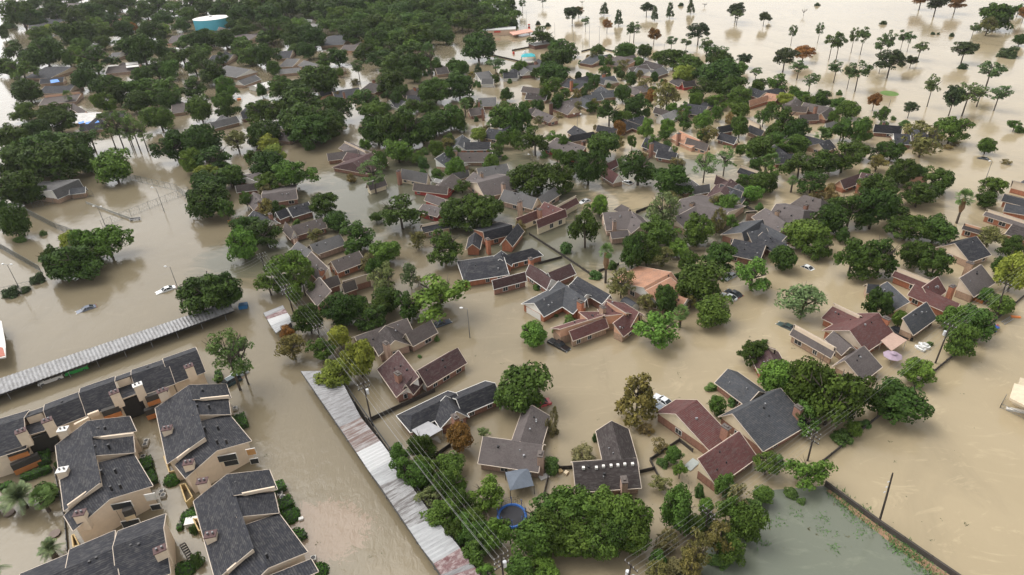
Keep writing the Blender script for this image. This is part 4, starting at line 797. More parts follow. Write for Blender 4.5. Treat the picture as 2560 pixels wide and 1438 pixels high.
def panew(r, fr, x, y, z, wd, hg, facing, mat=None):
    """window on a wall: facing = direction (dx,dy) of the wall in frame pixels"""
    p = P(fr, (x, y), z); u = (P(fr, (x+facing[0], y+facing[1]), z)-p).normalized(); n = Vector((-u.y, u.x, 0))
    if n.dot(-p) < 0: n = -n
    fb = MB(); fb.box(p+n*.05, u*(wd/2+.1), n*.06, Vector((0,0,hg/2+.1))); f = fb.build('window', WHITE, r)
    q = MB(); q.box(p+n*.13, u*wd/2, n*.02, Vector((0,0,hg/2))); q.build('pane', mat or GLASS, f)
def aptchim(r, fr, x, y, z, u, sz=1.0, cap='m'):
    z -= .85; sz *= .82
    p = P(fr, (x, y), z); n = Vector((-u.y, u.x, 0)); b = MB()
    b.box(Vector((p.x, p.y, z-1.7)), u*.85*sz, n*.65*sz, Vector((0,0,1.7))); c = b.build('chimney', wallmat('C'), r)
    b = MB(); b.box(Vector((p.x, p.y, z+.05)), u*.95*sz, n*.75*sz, Vector((0,0,.07))); k = b.build('chimney_cap', plain('dull red chimney cap', (.06,.018,.017), .6) if cap == 'm' else WHITE, c)
    for s_ in (-.38, .38):
        b = MB(); q = Vector((p.x, p.y, z+.1))+u*s_*sz; b.tube([q, q+Vector((0,0,.4))], .17*sz, 10); b.build('flue', plain('dull steel flue', (.16,.16,.165), .5, .3), c)
def slat(r, fr, a, b, z, h_=.7, w_=.25):
    m = MB(); m.beam(P(fr, a, z)-Vector((0,0,h_/2-.1)), P(fr, b, z)-Vector((0,0,h_/2-.1)), w_, h_); m.build('parapet', wallmat('C'), r)
def rooftop(r, fr, pts, z):
    for x, y in pts:
        p = P(fr, (x, y), z); b = MB(); b.tube([p-Vector((0,0,.9)), p+Vector((0,0,.12))], .2, 8); b.build('roof_vent', DARKM, r)
AW = dict(zr=7.0, z1=4.7, nw=1, nv=1)
def Wa(A, B, E1, E2, **k): return W_(A, B, E1, E2, **{**AW, **k})
r = H('charcoal roofed cream apartment block with stepped roofs in the middle of the four', 't02', 'k', 'C', 'C', [
  Wa((655,283),(747,745),(440,660),0,zr=7.4,z1=5.0), Wa((748,762),(822,868),(548,1108),0,zr=6.2,z1=4.4), Wa((655,283),(697,402),(1026,372),0,zr=7.6,z1=5.0), Wa((690,402),(692,543),(1008,512),0,zr=7.2,z1=4.8), Wa((690,607),(822,866),(1166,805),0,zr=6.22,z1=4.4)], short='middle apartment block')
uB = (P('t02',(822,868),6)-P('t02',(1166,805),6)).normalized()
for x, y, z, s_, cp in ((470,345,8.0,1.1,'w'),(465,650,7.4,1.1,'w'),(595,972,7.2,1.1,'m')): aptchim(r, 't02', x, y, z, uB, s_, cp)
slat(r, 't02', (700,412), (1000,375), 7.0, .6); slat(r, 't02', (505,915), (745,742), 6.4, .6); rooftop(r, 't02', ((733,335),(782,330),(708,470),(808,462),(755,655),(858,647),(825,775),(895,762)), 7.2)
panew(r, 't02', 1130, 850, 3.6, 1.5, 1.3, (343,-63), plain('pale curtain', (.6,.6,.58), .4)); panew(r, 't02', 1168, 925, 1.2, 1.4, 1.1, (343,-63))
railing(r, 't02', (935,1010), (1008,985), 2.6, .9, plain('cream railing', (.62,.5,.33), .7)); panew(r, 't02', 915, 915, 4.2, 2.9, 1.2, (343,-63)); panew(r, 't02', 985, 1050, 1.0, 2.6, 1.6, (343,-63))
r = H('charcoal roofed cream apartment block nearest the tall pine', 'z2', 'k', 'C', 'C', [
  Wa((540,490),(727,1118),(190,1030),0,zr=7.4,z1=5.0), Wa((735,1132),(868,1280),(400,1490),0,zr=6.2,z1=4.4), Wa((540,490),(585,665),(1030,610),0,zr=7.6,z1=5.0), Wa((572,662),(585,850),(1032,803),0,zr=7.2,z1=4.8), Wa((612,937),(868,1278),(1320,1200),0,zr=6.22,z1=4.4)], short='apartment block by the tall pine')
for x, y, z, s_, cp in ((235,560,8.0,1.1,'m'),(275,1010,7.4,1.1,'m'),(530,1420,7.0,1.1,'m')): aptchim(r, 'z2', x, y, z, uB, s_, cp)
slat(r, 'z2', (590,665), (1020,620), 7.0, .6); slat(r, 'z2', (395,1370), (725,1118), 6.3, .6); rooftop(r, 'z2', ((605,548),(697,545),(632,730),(772,733),(720,1000),(880,988),(868,1155),(980,1150)), 7.2)
panew(r, 'z2', 1285, 1290, 3.6, 1.4, 1.3, (450,-80), plain('boarded window', (.45,.25,.10), .6)); panew(r, 'z2', 1325, 1400, 1.2, 1.3, 1.1, (450,-80)); panew(r, 'z2', 1000, 1360, 4.0, 3.0, 1.3, (450,-80)); panew(r, 'z2', 1030, 1420, 2.4, 2.7, 1.2, (450,-80))
r = H('charcoal roofed cream apartment block at the bottom edge beside the flooded lane', 'z4', 'k', 'C', 'C', [
  Wa((800,230),(1112,1122),(470,800),0,zr=7.4,z1=5.0), Wa((1120,1142),(1290,1355),(700,1600),0,zr=6.2,z1=4.4), Wa((800,230),(880,480),(1388,370),0,zr=7.6,z1=5.0), Wa((872,480),(912,738),(1413,642),0,zr=7.2,z1=4.8), Wa((962,857),(1290,1353),(1820,1230),0,zr=6.22,z1=4.4), Wa((1320,1440),(1400,1600),(700,1620),(1900,1400),zr=5.4,z1=4.0)], short='bottom apartment block by the lane')
for x, y, z, s_, cp in ((505,310,7.9,1.1,'m'),(605,950,7.4,1.1,'m')): aptchim(r, 'z4', x, y, z, uB, s_, cp)
slat(r, 'z4', (885,480), (1375,380), 7.0, .6); slat(r, 'z4', (805,1385), (1112,1125), 6.2, .6); rooftop(r, 'z4', ((900,325),(905,590),(1065,975),(1272,1185)), 7.2)
r = H('charcoal roofed apartment block cut off by the bottom left corner', 't02', 'k', 'C', 'C', [
  Wa((490,1395),(850,1240),7.5,(480,1262),zr=6.9,z2=5.3), Wa((845,1225),(1222,1085),6.5,(1060,1042),zr=7.2,z2=5.6), Wa((100,1560),(490,1395),8,(120,1440),zr=6.9,z2=5.3)], short='bottom left apartment block')
uC = (P('t02',(850,1240),6)-P('t02',(490,1395),6)).normalized(); aptchim(r, 't02', 1195, 1245, 8.0, uC, 1.1); rooftop(r, 't02', ((668,1335),(1037,1205),(978,1212),(720,1305)), 6.9)
r = H('long charcoal roofed apartment block with orange balconies beside the left carport', 'z1', 'k', 'C', 'C', [
  Wa((-300,1060),(282,885),(60,1330),(0,893),zr=7.4,z2=6.0), Wa((282,883),(520,800),0,(400,795),zr=7.3,z2=6.0), Wa((300,985),(540,915),(400,1075),0,zr=5.6,z1=5.1),
  Wa((520,800),(948,640),(1032,862),(950,570),zr=7.4,z2=6.0), Wa((945,592),(1370,445),(1455,718),(1100,480),zr=7.8,z2=6.4), Wa((1368,443),(1570,372),0,(1450,370),zr=7.7,z2=6.4), Wa((1390,545),(1600,470),(1480,650),0,zr=5.8,z1=5.2),
  Wa((1570,372),(2010,225),(1745,600),(1760,250),zr=7.6,z2=6.3), Wa((1960,215),(2360,75),(2290,400),(2220,80),zr=7.9,z2=6.6)], short='long apartment block with orange balconies')
uD = (P('z1',(948,640),7)-P('z1',(520,800),7)).normalized()
for x, y, z, cp in ((245,1045,8.6,'m'),(560,915,8.6,'m'),(1365,580,8.8,'m'),(1645,490,8.8,'w'),(2260,265,9.0,'m'),(1935,560,8.4,'m')): aptchim(r, 'z1', x, y, z, uD, 1.1, cp)
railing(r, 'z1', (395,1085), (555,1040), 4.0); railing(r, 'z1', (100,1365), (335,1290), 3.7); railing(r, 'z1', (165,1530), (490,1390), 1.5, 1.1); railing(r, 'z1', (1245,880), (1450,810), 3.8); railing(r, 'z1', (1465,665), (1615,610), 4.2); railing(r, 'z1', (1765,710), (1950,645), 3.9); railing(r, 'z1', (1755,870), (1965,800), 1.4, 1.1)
rooftop(r, 'z1', ((35,945),(738,690),(1142,500),(1765,272),(2145,170)), 7.2); slat(r, 'z1', (890,965), (1060,880), 5.2, .8, .5); slat(r, 'z1', (1050,850), (1180,800), 5.3, .8, .5)
def passage_shade(r, fr, x, y, z, wd, hg):
    p = P(fr, (x, y), z); n = Vector((-uD.y, uD.x, 0)); n = -n if n.dot(-p) < 0 else n; b = MB(); b.box(p, uD*wd/2, n*.35, Vector((0,0,hg/2))); b.build('recess_shade', plain('painted passage shade', (.03,.028,.026), .9), r)  # solid dark box on the wall, painted as the shade of an open passage
passage_shade(r, 'z1', 520, 1200, 2.3, 4.6, 4.4); passage_shade(r, 'z1', 1585, 760, 2.3, 4.6, 4.4)
# tan planter boxes / stair enclosures along the courts
def openbox(name, label, fr, cs, z, mat, cat):
    pts = [P(fr, c, z) for c in cs]; b = MB()
    for i in range(4): b.beam(pts[i]-Vector((0,0,(z+1)/2)), pts[(i+1)%4]-Vector((0,0,(z+1)/2)), .18, z+1)
    tag(b.build(name, mat), label, cat)
TANW = plain('tan painted wood', (.52,.38,.18), .75, 0, .15)
openbox('patio_enclosure', 'tan walled empty patio enclosure beside the lane of the two apartment blocks', 'z4', ((240,350),(300,340),(385,495),(310,560)), 1.4, TANW, 'patio wall')
openbox('patio_enclosure', 'tan walled narrow patio with black chairs behind its wall', 'z4', ((45,10),(85,0),(180,180),(110,200)), 1.4, TANW, 'patio wall')
openbox('patio_enclosure', 'cream walled patio enclosure beside the white box in the apartment lane', 'z4', ((395,760),(450,760),(500,885),(465,905)), 1.4, TANW, 'patio wall')
openbox('patio_enclosure', 'tan walled patio beside the lower left cream apartment wall', 't02', ((535,1140),(550,1130),(590,1210),(548,1225)), 1.2, TANW, 'patio wall')
# outdoor stair
b = MB()
for k in range(9):
    a = P('z4', (235+k*17, 1085+k*26), 3.0-.32*k); c = P('z4', (300+k*14, 1050+k*26), 3.0-.32*k); b.beam(a, c, .3, .06)
for e in ((235,1085),(300,1050)): b.beam(P('z4', e, 3.1), P('z4', (e[0]+130, e[1]+220), .2), .08, .25)
tag(b.build('outdoor_stair', WOODP), 'dark outdoor stair running down into the water beside the bottom left apartment block', 'stair')
# ------------------------------------------------------------------ hedges
def hedge(fr, pts, w_, z, label, cat='hedge', group=None, round_=False):
    rr = random.Random(int(pts[0][0]*7+pts[0][1])); V = []; Fc = []; ps = [P(fr, p, z*.5) for p in pts]
    for p in ps: p.z = 0
    o0 = ps[0].copy()
    if len(ps) == 1:
        for k in range(900):
            d = rnd_unit(rr); p = Vector((d.x*w_, d.y*w_, max(-.4, d.z)*z)); leafquad(V, Fc, p*rr.uniform(.9,1.04), (d+rnd_unit(rr)*.5).normalized(), .16*rr.uniform(.6,1.3), rr)
        inner = MB(); inner.tube([(o0.x,o0.y,-.5),(o0.x,o0.y,z*.3),(o0.x,o0.y,z*.8)], [w_*.9, w_*.9, w_*.4], 10)
    else:
        inner = MB()
        for i in range(len(ps)-1):
            a, c = ps[i]-o0, ps[i+1]-o0; u = (c-a); L = u.length; u.normalize(); n = Vector((-u.y, u.x, 0)); N = int(L*(w_+2*z)*16)
            for k in range(N):
                t = rr.random()*L; q = rr.random()*(w_+2*z)
                if q < z: p = a+u*t+n*w_/2+Vector((0,0,q)); d = n
                elif q < z+w_: p = a+u*t+n*(q-z-w_/2)+Vector((0,0,z)); d = Vector((0,0,1))
                else: p = a+u*t-n*w_/2+Vector((0,0,q-z-w_)); d = -n
                leafquad(V, Fc, p+d*rr.uniform(-.08,.1), (d+rnd_unit(rr)*.55).normalized(), .17*rr.uniform(.6,1.3), rr)
            for e, d in ((a, -u), (c, u)):
                for k in range(int(w_*z*14)):
                    p = e+n*rr.uniform(-.5,.5)*w_+Vector((0,0,rr.uniform(0,z))); leafquad(V, Fc, p+d*rr.uniform(-.05,.1), (d+rnd_unit(rr)*.55).normalized(), .17, rr)
            inner.beam(a+o0+Vector((0,0,z*.45)), c+o0+Vector((0,0,z*.45)), w_*.86, z*.85)
    m = mesh('leaves', V, Fc); m.materials.append(LEAF)
    root = thing('hedge' if len(pts) > 1 else 'clipped_shrub', o0, label, cat, group); o = bpy.data.objects.new('leaves', m); COL.objects.link(o); o.parent = root; o.color = (.045,.105,.022,1)
    inner.build('inner_branches', plain('hedge inside', (.03,.05,.02), .9), root)
hedge('t02', [(160,715),(378,640)], 1.2, 1.2, 'long dark clipped hedge in front of the orange lower balcony'); hedge('t02', [(0,790),(95,755)], 1.2, 1.1, 'short clipped hedge at the left edge above the date palm')
hedge('t02', [(325,525),(330,600)], 2.0, 1.4, 'dark hedge under the stair gap of the long apartment block'); hedge('t02', [(1085,570),(1100,650)], 2.2, 1.1, 'square green hedge by the lane side of the middle apartment block'); hedge('t02', [(1125,665),(1150,745)], 1.4, 1.0, 'narrow green hedge strip along the middle apartment block lane')
hedge('z2', [(855,395),(930,375)], 3.0, 1.2, 'bright green clipped hedge at the end of the long apartment block'); hedge('z2', [(1120,870),(1165,1000)], 2.6, 1.2, 'dark hedge beside the apartment block right wall')
hedge('z4', [(1400,340),(1440,430)], 2.2, 1.2, 'upper clipped hedge along the right wall of the bottom apartment block'); hedge('z4', [(1460,540),(1510,640)], 3.0, 1.2, 'largest clipped hedge beside the air conditioners at the flooded lane')
hedge('z4', [(1540,710)], 1.9, 1.1, 'round green clipped shrub beside the pale drifting silt', 'shrub'); hedge('z4', [(1590,950),(1680,930),(1715,990)], 1.4, 1.1, 'curved clipped hedge wrapped round the apartment corner'); hedge('z4', [(1890,1380)], 1.6, 1.0, 'clipped shrub cut by the bottom edge beside the apartment', 'shrub')
hedge('z4', [(145,275)], 1.6, 1.2, 'dark round clipped shrub in the lane between two apartment blocks', 'shrub'); hedge('z4', [(375,715)], 1.9, 1.0, 'flat topped clipped shrub above the white box in the lane', 'shrub'); hedge('z4', [(205,870),(270,850)], 1.2, .7, 'tiny clipped hedge alone in the lane water'); hedge('z4', [(270,1370)], 1.8, 1.4, 'pale round clipped shrub beside the cream wall at the bottom', 'shrub')
trees('z4', 's 400 970 820 70;s 440 1370 1150 90')
# ------------------------------------------------------------------ carports
def corr(name, c0, rust, amt, rough=.45, ang=0.0, dash=False):
    """ang: direction of the ribs in the ground plane"""
    m, n, b = nodes(name); b.inputs['Roughness'].default_value = rough; b.inputs['Metallic'].default_value = .15
    t = n.nodes.new('ShaderNodeTexCoord'); mp = n.nodes.new('ShaderNodeMapping'); mp.inputs['Rotation'].default_value = (0, 0, -ang); n.links.new(t.outputs['Object'], mp.inputs[0])
    m2 = n.nodes.new('ShaderNodeMapping'); m2.inputs['Scale'].default_value = (.18, 1.6, 1) if not dash else (.9, 1.8, 1); n.links.new(mp.outputs[0], m2.inputs[0])
    f = noise(n, 1.0, 4, .75, m2.outputs[0]); g = noise(n, .5, 4, .65, mp.outputs[0]); h_ = noise(n, 5, 2, .7, mp.outputs[0])
    c = mix(n, ramp(n, g, .35, .7), c0, mix(n, amt*.55, c0, rust)); c = mix(n, ramp(n, f, .50-.06*amt, .60), c, mix(n, amt, c, rust)); c = mix(n, ramp(n, h_, .60, .68), c, mix(n, amt*.7, c, rust)); n.links.new(c, b.inputs['Base Color']); return m
def ribdir(fr, a, c): v = P(fr, c, 2.5)-P(fr, a, 2.5); return math.atan2(v.y, v.x)
AR = ribdir('t12', (752,520), (930,433)); AL = ribdir('px', (286,850), (300,878))
CM = {'G': corr('weathered grey sheet of the left carport', (.27,.27,.275), (.10,.09,.085), .6, .5, AL, True), 'g': corr('weathered grey sheet', (.26,.26,.265), (.09,.08,.078), .55, .5, AR), 'r': corr('grey sheet with rust streaks', (.30,.29,.285), (.11,.055,.04), .85, .5, AR), 'w': corr('white sheet', (.46,.46,.46), (.34,.34,.34), .35, .5, AR), 'l': corr('pale sheet', (.37,.375,.38), (.22,.22,.22), .6, .5, AR),
      'd': corr('dark stained sheet', (.33,.33,.33), (.06,.045,.04), .8, .5, AR), 'c': corr('red and white worn sheet', (.085,.013,.016), (.36,.31,.30), .65, .6, AR, True)}
def carport(label, short, panels, zh, zl, pitch=.75, posts=True):
    """panels: (left a, right a, left b, right b, material) in photo pixels of the roof edges"""
    first = panels[0]; o0 = G(*first[0], zh); o0.z = 0; root = thing('carport', o0, label, 'carport')
    for (la, ra, lb, rb, mk) in panels:
        A, Bq, C, D = G(*la, zh), G(*ra, zl), G(*lb, zh), G(*rb, zl); L = max((C-A).length, .5); N = max(2, int(L/pitch)*2)
        V = []; Fc = []
        for i in range(N+1):
            t = i/N; dz = .11 if i % 2 else 0; V += [A.lerp(C, t)+Vector((0,0,dz)), Bq.lerp(D, t)+Vector((0,0,dz))]
        nn = len(V)
        V += [v-Vector((0,0,.07)) for v in V]
        for i in range(N): Fc += [(2*i,2*i+1,2*i+3,2*i+2), (nn+2*i,nn+2*i+2,nn+2*i+3,nn+2*i+1), (2*i,2*i+2,nn+2*i+2,nn+2*i), (2*i+1,nn+2*i+1,nn+2*i+3,2*i+3)]
        Fc += [(0,nn,nn+1,1), (2*N,2*N+1,nn+2*N+1,nn+2*N)]
        b = MB(); b.add(V, Fc); b.build('roof_panel', CM[mk], root)
    A, B0 = G(*panels[0][0], zh), G(*panels[0][1], zl); C, D = G(*panels[-1][2], zh), G(*panels[-1][3], zl)
    for p, q in ((A, C), (B0, D)):
        b = MB(); b.beam(p-Vector((0,0,.22)), q-Vector((0,0,.22)), .12, .28); b.build('edge_beam', DARKM, root)
        L = (q-p).length
        for k in range(int(L/5.5)+1):
            t = min(.995, max(.005, k*5.5/L)); c = p.lerp(q, t); b = MB(); inn = (((A+B0+C+D)/4)-c); inn.z = 0
            c2 = c+((B0-A) if p is A else (A-B0)).normalized()*.5
            b.tube([(c2.x, c2.y, -1), (c2.x, c2.y, c.z-.3)], .07, 6); b.build('post', METAL, root)
    b = MB(); q0, q1 = (A, C) if short == 'left carport' else (B0, D); i0 = (B0-A).normalized()*(.35 if short == 'left carport' else -.35); dz = Vector((0,0,.35)); b.beam(q0+i0-dz-Vector((0,0,q0.z/2)), q1+i0-dz-Vector((0,0,q0.z/2)), .08, q0.z-.1); b.build('back_wall', FENCEW, root)
    LM.append((short, o0.lerp(C, .5), root)); return root
carport('long grey corrugated carport at the left with cars parked beneath', 'left carport', [((-160,1000),(-150,1040),(572,755),(586,776),'G')], 2.5, 2.2)
def q2(fr, a): return PX(fr, *a)
def pan(fr, L, R, ms): return [(q2(fr, L[i]), q2(fr, R[i]), q2(fr, L[i+1]), q2(fr, R[i+1]), ms[i]) for i in range(len(ms))]
carport('long carport of grey, white and rusty red roof sheets along the hedge', 'patched carport',
  pan('t12', [(335,-90),(625,330),(752,520),(850,665),(928,768),(1140,1085),(1240,1235),(1330,1350),(1385,1435),(1400,1460),(1560,1700)], [(600,-95),(785,258),(930,433),(1032,572),(1105,690),(1330,1005),(1440,1130),(1528,1235),(1610,1345),(1640,1380),(1810,1640)], 'grwldllcgc'), 2.5, 2.7)
carport('short carport of white and red roof sheets beside the power pole', 'short white carport', pan('t11', [(55,905),(72,935),(85,955),(110,1000),(150,1058)], [(200,848),(215,875),(235,905),(255,935),(272,968)], 'gcwlw'[:4]), 2.4, 2.6)
# ------------------------------------------------------------------ poles, wires, lamps
HXYR = [(h_[0].location.x, h_[0].location.y) for h_ in HOUSES]
def height(base, ytop):
    lo, hi = 0, 40
    for i in range(40):
        h_ = (lo+hi)/2
        if proj(base+Vector((0,0,h_)))[1] < ytop: hi = h_
        else: lo = h_
    return lo
INSUL = plain('grey porcelain', (.5,.5,.5), .3)
def upole(top, base, label, bars=2, trans=False):
    p = G(*base); h_ = height(p, top[1]); root = thing('utility_pole', p, label, 'utility pole')
    tp = G(*top, h_); tp = p.lerp(tp, 1.0) if (tp-p).xy.length < 2.5 else Vector((p.x, p.y, h_))
    b = MB(); b.tube([p-Vector((0,0,1)), (p+tp)/2, tp], [.17, .15, .11], 8); b.build('pole', WOODP, root); root['h'] = h_
    return root, p, h_, tp
def armed(u, d, bars, trans=False):
    root, p, h_, tp = u; n = Vector((-d.y, d.x, 0)).normalized(); pts = []
    for k in range(bars):
        c = tp-Vector((0,0,.4+1.0*k)); b = MB(); b.beam(c-n*1.15, c+n*1.15, .12, .14); a = b.build('crossarm', WOODP, root)
        for s_ in (-1.05, -.4, .4, 1.05):
            q = MB(); q.tube([c+n*s_+Vector((0,0,.05)), c+n*s_+Vector((0,0,.32))], [.06,.045], 6); q.build('insulator', INSUL, a)
    if trans:
        for s_ in ((-.5, .5) if trans == 2 else (.45,)):
            c = tp-Vector((0,0,2.9))+n*s_; q = MB(); q.tube([c, c+Vector((0,0,.95))], .28, 10); q.build('transformer', plain('grey transformer can', (.55,.56,.57), .4), root)
    return [tp-Vector((0,0,.05))-n*1.05*0+n*s_ for s_ in (-1.05, -.4, .4, 1.05)]
WIRE = plain('aluminium wire', (.30,.30,.29), .5, .2, .05)
def line(poles, word, bars, n_low=1):
    sets = []
    for i, u in enumerate(poles):
        a = poles[max(0, i-1)][1]; c = poles[min(len(poles)-1, i+1)][1]; sets.append(armed(u, (c-a).normalized(), bars[i][0], bars[i][1]))
    for j in range(4+n_low):
        b = MB()
        for i in range(len(poles)-1):
            if j < 4: a, c = sets[i][j], sets[i+1][j]
            else: a, c = poles[i][3]-Vector((0,0,3.4+.5*(j-4))), poles[i+1][3]-Vector((0,0,3.4+.5*(j-4)))
            b.tube([a.lerp(c, t/10)-Vector((0,0,.9*4*(t/10)*(1-t/10)*min(1,(c-a).length/45))) for t in range(11)], .012 if j < 4 else .02, 4)
        tag(b.build('power_line', WIRE), ('pale high overhead wire of ' if j < 4 else 'lower thicker cable of ')+word, 'overhead wire', 'overhead wires of '+word)
PA = [upole((652,632),(664,690),'dark wooden utility pole among trees at the upper end of the left power line'), upole((712,712),(738,795),'utility pole standing above the short white carport'), upole((793,810),(801,862),'utility pole between the rust tinted tree and dark trees'),
      upole((907,955),(935,1078),'utility pole beside the long patched carport and the dark board fence'), upole((1252,1385),(1268,1530),'utility pole at the bottom edge beside the red roof sheets')]
line(PA, 'the left power line over the hedge', [(2,0),(3,0),(2,0),(2,1),(3,1)])
PB = [upole((1578,1411),(1556,1520),'utility pole rising from the bottom edge under the right power line'), upole((1773,1273),(1758,1345),'utility pole hidden among the shrubs beside the green pond'), upole((2038,1075),(2019,1152),'utility pole with many insulators above the bushy pond corner'),
      upole((2377,810),(2338,908),'utility pole with a grey transformer beside the lilac parasol garden'), upole((2516,705),(2488,798),'utility pole farthest right with bracing beside the drowned play set'), upole((2690,570),(2665,640),'utility pole beyond the right edge')]
line(PB, 'the right power line along the back fence', [(1,2),(2,0),(3,0),(1,1),(1,0),(1,0)])
pc = upole((2232,1183),(2199,1305),'lone black utility pole rising from the wall beside the pond'); armed(pc, Vector((.75,-.65,0)), 0)
for k in range(3):
    c = pc[3]-Vector((.15,.1,1.6+1.1*k)); q = MB(); q.tube([c, c+Vector((-.35,-.2,.1))], .09, 6); q.build('insulator', INSUL, pc[0])
ph = upole((516,678),(526,742),'dark utility pole standing in the round bushy tree by the left carport'); armed(ph, Vector((.86,.5,0)), 2)
for j in range(3):
    b = MB(); a = ph[3]-Vector((0,0,.3+.9*j)); c = PA[0][3]-Vector((0,0,.5+.8*j)); b.tube([a.lerp(c, t/8)-Vector((0,0,1.2*4*(t/8)*(1-t/8))) for t in range(9)], .022, 4)
    tag(b.build('power_line', WIRE), 'thin wire from the bushy tree pole across to the left power line', 'overhead wire', 'wires across the sunken lot')
LAMPM = plain('grey lamp post metal', (.20,.20,.20), .5, .4); LAMPH = plain('white lamp housing', (.75,.75,.74), .4)
def lamp(top, base, heads, label, arm=1.0, group=None):
    p = G(*base); h_ = height(p, top[1]); root = thing('street_lamp', p, label, 'street lamp', group); b = MB(); b.tube([p-Vector((0,0,1)), p+Vector((0,0,h_))], [.11, .06], 7); b.build('pole', LAMPM, root)
    for k in range(heads):
        d = Vector((-1, .2, 0)) if k == 0 else Vector((1, -.2, 0)); t = p+Vector((0,0,h_)); b = MB(); b.tube([t, t+d*arm+Vector((0,0,.15))], .04, 5); a = b.build('lamp_arm', LAMPM, root)
        q = MB(); c = t+d*(arm+.3)+Vector((0,0,.15)); q.tube([c-d*.4, c, c+d*.35], [.12, .24, .1], 8); q.build('lamp_head', LAMPH, a)
lamp((424,668),(447,727),1,'single lamp post standing beside the white sunken sedan'); lamp((22,662),(56,735),2,'two headed lamp post nearest the left edge beside the court fence'); lamp((247,517),(264,566),2,'two headed lamp post behind the yellow green double tree'); lamp((392,470),(411,530),1,'lamp post inside the tennis courts by the fence')
lamp((1443,286),(1443,326),2,'two headed lamp post standing in the flooded crossing'); lamp((1180,772),(1175,845),1,'thin lamp post with white head beside the bright green tree'); lamp((1331,387),(1328,402),1,'drowned lamp top left of the dark oaks',.6); lamp((2476,404),(2463,452),1,'thin leaning lamp post at the right lake edge',.4)
for t, b_2, hd in (((1433,62),(1433,102),1),((1457,97),(1457,126),0),((1473,56),(1473,118),1),((1498,67),(1498,116),2),((1317,26),(1317,72),0),((1300,20),(1300,66),0),((1387,56),(1387,86),0),((1660,105),(1660,130),0),((1163,147),(1164,185),0),((1128,134),(1129,158),0),((2224,248),(2220,275),0),((395,0),(395,2),0))[:11]:
    lamp(t, b_2, hd, 'thin dark pole standing in the far flood water near the lake shore', .5, 'thin poles along the far lake road')
# ------------------------------------------------------------------ fences
def fence(fr, pts, z, label, mat=None, cat='fence', step=2.4, th=.10):
    ps = [P(fr, p, z) for p in pts]; root = thing('fence', Vector((ps[0].x, ps[0].y, 0)), label, cat)
    for i in range(len(ps)-1):
        a, c = ps[i], ps[i+1]; b = MB(); mid = Vector((0,0,-(z+.8)/2)); b.beam(a+mid, c+mid, th, z+.8); b.build('board_panel', mat or FENCEW, root)
        L = (c-a).length; k = max(1, int(L/step))
        for j in range(k if i < len(ps)-2 else k+1):
            t = a.lerp(c, j/k); q = MB(); q.tube([(t.x,t.y,-.8),(t.x,t.y,z+.12)], .09, 6); q.build('post', mat or FENCEW, root)
ORW = plain('orange stained wood', (.50,.19,.06), .7, 0, .15)
fence('t21', [(130,305),(400,478),(585,602)], .7, 'dark vine grown fence running toward the fan palm in the middle'); fence('t21', [(200,525),(375,478)], .7, 'short dark fence behind the dark maroon house with white gables'); fence('t21', [(930,140),(1050,95)], .9, 'short dark fence beside the grey brown house in dark water'); fence('t21', [(1560,20),(1700,65),(1830,142)], .9, 'dark fence between the middle right brick houses')
fence('t21', [(650,582),(800,530)], .7, 'short dark fence behind the fan palm'); fence('t12', [(830,268),(1335,38)], 1.0, 'long dark board fence from the patched carport to the maroon house'); fence('t12', [(1330,535),(1455,447)], .9, 'short dark fence beside the brown olive shrub'); fence('t12', [(660,40),(830,268)], .9, 'dark fence along the upper right edge of the patched carport')
fence('t22', [(355,622),(455,616)], .8, 'dark fence joining two brown houses'); fence('t22', [(950,652),(1065,625)], .8, 'short fence right of the seven vent house'); fence('t22', [(1100,690),(1035,560),(1255,412),(1355,492)], .8, 'bent dark fence round the shrubby corner garden'); fence('t22', [(270,690),(235,825)], .8, 'thin dark fence right of the canopy tent')
fence('px', [(2057,1150),(2337,924),(2450,830),(2562,736)], .7, 'long dark back fence on the right beside the open brown water'); WALLB = plain('dark stained concrete wall', (.06,.05,.042), .9, 0, .5, .8)
fence('px', [(2065,1203),(2199,1300),(2404,1440),(2520,1520)], 1.0, 'long dark retaining wall beside the green pond', WALLB, 'wall', 3, .35)
fence('t20', [(0,372),(170,340),(350,318)], .8, 'far low wall left of the dark flat roof near the lake'); fence('t20', [(520,380),(640,350),(780,384)], .8, 'far low wall behind the lakeside houses'); fence('t20', [(-180,400),(0,440),(140,475)], .8, 'far dark fence round the playground water'); fence('t01', [(1705,215),(1800,190)], .8, 'short orange board fence beside the dark oak', ORW); fence('t30', [(360,1425),(480,1395)], 1.0, 'orange board fence near the maroon house in dark trees', ORW); fence('t31', [(1410,735),(1610,815)], .8, 'orange brown fence beside the charcoal house gable', ORW); fence('t22', [(-60,-200),(-61,-201)], .5, 'x') if False else None
LINK = plain('grey chain link wire', (.18,.19,.18), .5, .4)
def chain(fr, pts, z, label, dark=False):
    ps = [P(fr, p, 0) for p in pts]; root = thing('chain_link_fence', ps[0], label, 'fence')
    for i in range(len(ps)-1):
        a, c = ps[i], ps[i+1]; L = (c-a).length; k = max(1, int(L/3)); Zv = Vector((0,0,1))
        for j in range(k+1):
            t = a.lerp(c, j/k); q = MB(); q.tube([t-Zv, t+Zv*z], .05, 6); q.build('post', LINK, root)
        b = MB(); b.tube([a+Zv*z, c+Zv*z], .035, 5); b.tube([a+Zv*.2, c+Zv*.2], .03, 5)
        nn = int(L/(.45 if dark else .9))
        for j in range(nn):
            t0 = a.lerp(c, j/nn); t1 = a.lerp(c, min(1, (j+1.5)/nn)); w_ = .02 if not dark else .035; b.tube([t0+Zv*.05, t1+Zv*z], w_, 3); b.tube([t1+Zv*.05, t0+Zv*z], w_, 3)
        b.build('wire_mesh', LINK, root)
